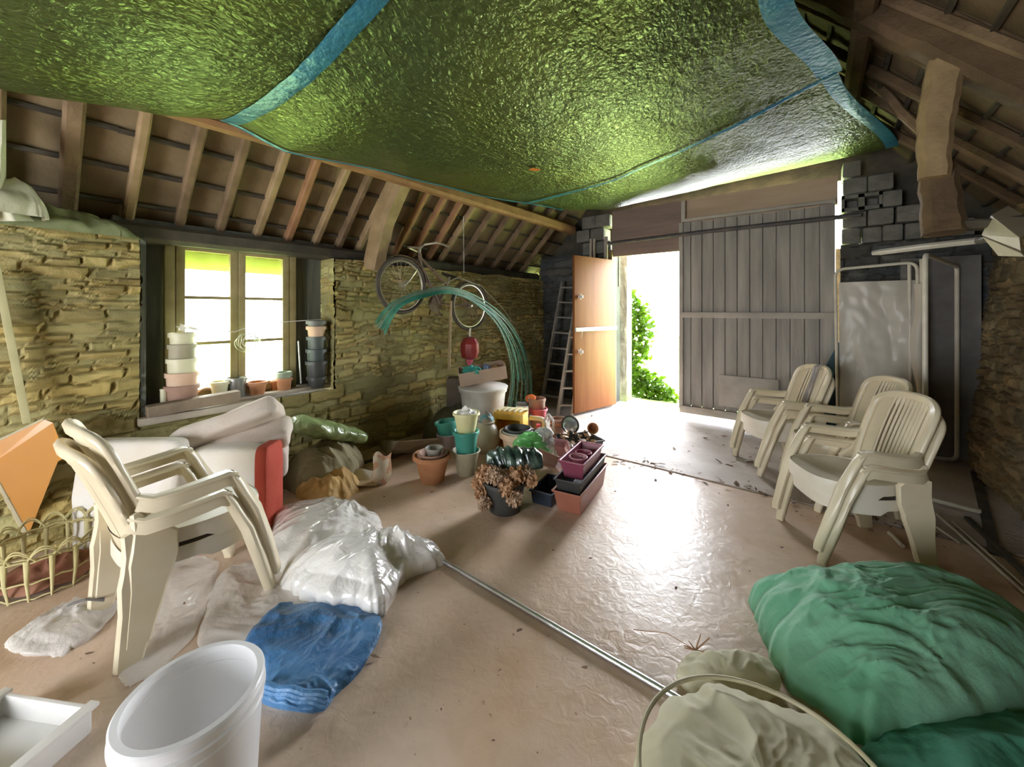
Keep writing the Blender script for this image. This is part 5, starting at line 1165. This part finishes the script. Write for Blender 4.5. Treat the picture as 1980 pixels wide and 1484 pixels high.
pot(sill(317, -3.50) + Vector((0, 0, -.0)), .022, .02, .14, M_cream, 'small cream tube at the left end of the sill', 'tube', 'cardboard_tube', rim=.01, rw=.001)
b = PXW(612, 748, -3.53); b.z = .66
zs = 0
for k, (rt, rb, h, st_, m_, lb) in enumerate(((.085, .07, .10, .085, M_black, 'black pot at the foot of the dark stack on the right of the sill'), (.095, .08, .16, .115, M_black, 'wide black pot low in the dark stack on the right of the sill'), (.09, .075, .16, .12, mat('slate_pot', (.07, .09, .085), None, .5), 'slate grey pot in the dark stack on the right of the sill'), (.085, .07, .16, .10, mat('slate_pot2', (.10, .12, .11), None, .5), 'upper slate grey pot in the dark stack on the right of the sill'), (.088, .065, .16, .12, M_terrap, 'orange pot near the top of the dark stack on the sill'), (.09, .07, .10, 0, mat('grey_rim_pot', (.18, .18, .16), None, .5), 'dark grey pot topping the stack on the right of the sill'))):
    pot(b + Vector((0, 0, zs)), rt * .88, rb * .88, h, m_, lb, rim=.03); zs += st_ * .92
d = MB(); g = sill(632, -3.5); d.lathe([(.03, 0), (.033, 0), (.035, .08), (.033, .08), (.031, .005), (.001, .004)], 24); q = d.build('glass_jar', M_glass, smooth=40); q.location = sill(640, -3.47) + Vector((0, .05, 0)); tag(q, 'small clear glass jar beside the dark pot stack', 'jar')
d = MB(); d.tube([PS(582, 742), PS(577, 660)], .007, 8); tag(d.build('white_stick', M_white2, origin=PS(582, 742)), 'thin white stick standing at the right of the sill', 'stick')
d = MB(); rn = random.Random(9); cc = PXW(482, 662, -3.58)
for k in range(7):
    ry, rz_ = rn.uniform(.05, .085), rn.uniform(.05, .08); oy, oz = rn.uniform(-.03, .03), rn.uniform(-.025, .02); d.tube([cc + Vector((.01 * math.sin(3 * a + k), oy + ry * math.cos(a), oz + rz_ * math.sin(a))) for a in [2 * PI * i / 24 for i in range(24)]], .0025, 5, closed=True)
tag(d.build('wire_coil', mat('pale_wire', (.42, .44, .32), (.6, .6, .5), .4, .3), origin=cc), 'tangled coil of pale wire hanging on the middle of the window', 'wire')
d = MB(); d.tube([PS(340, 632, -3.48), PS(400, 640, -3.56), PS(455, 642, -3.57), PS(490, 628, -3.56), PS(560, 622, -3.54), PS(622, 618, -3.52)], .0035, 6); tag(d.build('plastic_strand', M_white2, origin=PS(455, 642, -3.57)), 'white plastic strand stretched across the window', 'string')
# --- straw coloured wire basket at the lower left
bc = P(95, 1120); bc.z = 0; r = root('wire_basket', bc, 0, 'straw coloured basket with scalloped looping rim near the left edge', 'basket')
M_straw = mat('straw', (.50, .44, .20), (.64, .57, .30), .6)
d = MB(); Rb = .20
for z, q in ((.012, .9), (.09, .97), (.19, 1.0), (.2, .96)): d.tube([(Rb * q * math.cos(2 * PI * i / 40), Rb * q * math.sin(2 * PI * i / 40), z + .006 * math.sin(i * 2.1)) for i in range(40)], .004, 6, closed=True)
d.build('hoops', M_straw, r, 60)
d = MB()
for k in range(16):
    a0 = 2 * PI * k / 16; w2 = 2 * PI / 16
    for q in (0, .012): d.tube([(Rb * (1.0 + .10 * math.sin(PI * t)) * math.cos(a0 + w2 * 1.35 * t), Rb * (1.0 + .10 * math.sin(PI * t)) * math.sin(a0 + w2 * 1.35 * t), .19 + (.055 + q) * math.sin(PI * t)) for t in [i / 10 for i in range(11)]], .0035, 5)
d.build('scalloped_rim', M_straw, r, 60)
d = MB()
for k in range(16):
    a = 2 * PI * k / 16; d.tube([(Rb * 1.0 * math.cos(a), Rb * math.sin(a), .20), (Rb * .99 * math.cos(a), Rb * .99 * math.sin(a), .1), (Rb * .9 * math.cos(a), Rb * .9 * math.sin(a), .0)], [.011, .0075, .004], 6)
d.build('uprights', M_straw, r, 60)
d = MB(); d.grid(lambda u, v: Vector((Rb * .86 * v * math.cos(2 * PI * u), Rb * .86 * v * math.sin(2 * PI * u), .10 + .04 * noise.noise(Vector((u * 6, v * 4, 1))) - .06 * v)), 40, 12, cu=True); d.build('lining', mat('red_brown_lining', (.22, .07, .04), (.30, .14, .08), .8, bump=.4), r, 60)
# --- white bucket
zc = .995; bk0 = W(-.811 * zc, zc, 0); r = root('white_bucket', bk0, 0, 'large empty white plastic bucket at the bottom left', 'bucket')
M_bucket = mat('bucket_white', (.90, .90, .90), (.86, .86, .86), .32, scale=3, trans=.35)
d = MB(); d.lathe([(.01, 0), (.128, 0), (.132, .005), (.148, .315), (.152, .318), (.152, .328), (.1485, .331), (.1485, .345), (.156, .348), (.156, .356), (.150, .359), (.150, .374), (.154, .378), (.154, .384), (.150, .388), (.136, .388), (.134, .384), (.134, .372), (.1385, .368), (.1385, .345), (.143, .338), (.142, .30), (.126, .012), (.005, .010)], 96); d.build('body', M_bucket, r, 30)
# --- white crate corner
q0 = P(20, 1500, .0); r = root('white_crate', (-1.90, -.06, 0), rad(30), 'white plastic crate cut off at the bottom left corner', 'crate')
d = MB(); w_, q_, h_ = .34, .34, .08
for cc, ss in (((0, 0, .006), (w_, q_, .01)), ((0, -q_ / 2, h_ / 2), (w_, .012, h_)), ((0, q_ / 2, h_ / 2), (w_, .012, h_)), ((-w_ / 2, 0, h_ / 2), (.012, q_, h_)), ((w_ / 2, 0, h_ / 2), (.012, q_, h_)), ((0, 0, h_ * .4), (w_, .01, h_ * .6))): d.box(cc, ss, bev=.003)
d.build('body', M_white2, r)
d = MB(); 
for x in (-w_ / 2, w_ / 2): d.box((x, 0, h_), (.035, q_ + .03, .012), bev=.003)
d.build('rim', M_white2, r)
# --- litter on the floor (nobody could count it)
d = MB(); rn = random.Random(15)
def lit(r_):
    k = r_.random()
    if k < .35: return P(r_.uniform(1200, 1540), 0 + 0, 0) if 0 else Vector((r_.uniform(-1.5, .6), 3.42 + r_.gauss(0, .05), .004))
    if k < .6: return Vector((r_.uniform(-1.0, .7), r_.uniform(3.1, 4.9), .004))
    return Vector((r_.uniform(-2.6, .8), r_.uniform(.2, 5.1), .004))
for i in range(330):
    c = lit(rn); s = rn.choice((.006, .008, .01, .016, .026)) * (1.5 if c.y > 3.0 else 1); a = rn.uniform(0, 6.3); n_ = rn.randint(4, 6)
    R_ = Euler((rn.uniform(-.4, .4), rn.uniform(-.4, .4), a)).to_matrix()
    d.add([c + Vector((0, 0, s * .25)) + R_ @ Vector((s * rn.uniform(.5, 1.2) * math.cos(2 * PI * j / n_), s * rn.uniform(.2, .7) * math.sin(2 * PI * j / n_), 0)) for j in range(n_)], [tuple(range(n_))])
tag(d.build('floor_litter', mat('litter', (.10, .07, .05), (.26, .16, .10), .9, scale=30), smooth=0), 'dry leaf crumbs and dirt scattered over the floor', 'litter', kind='stuff')
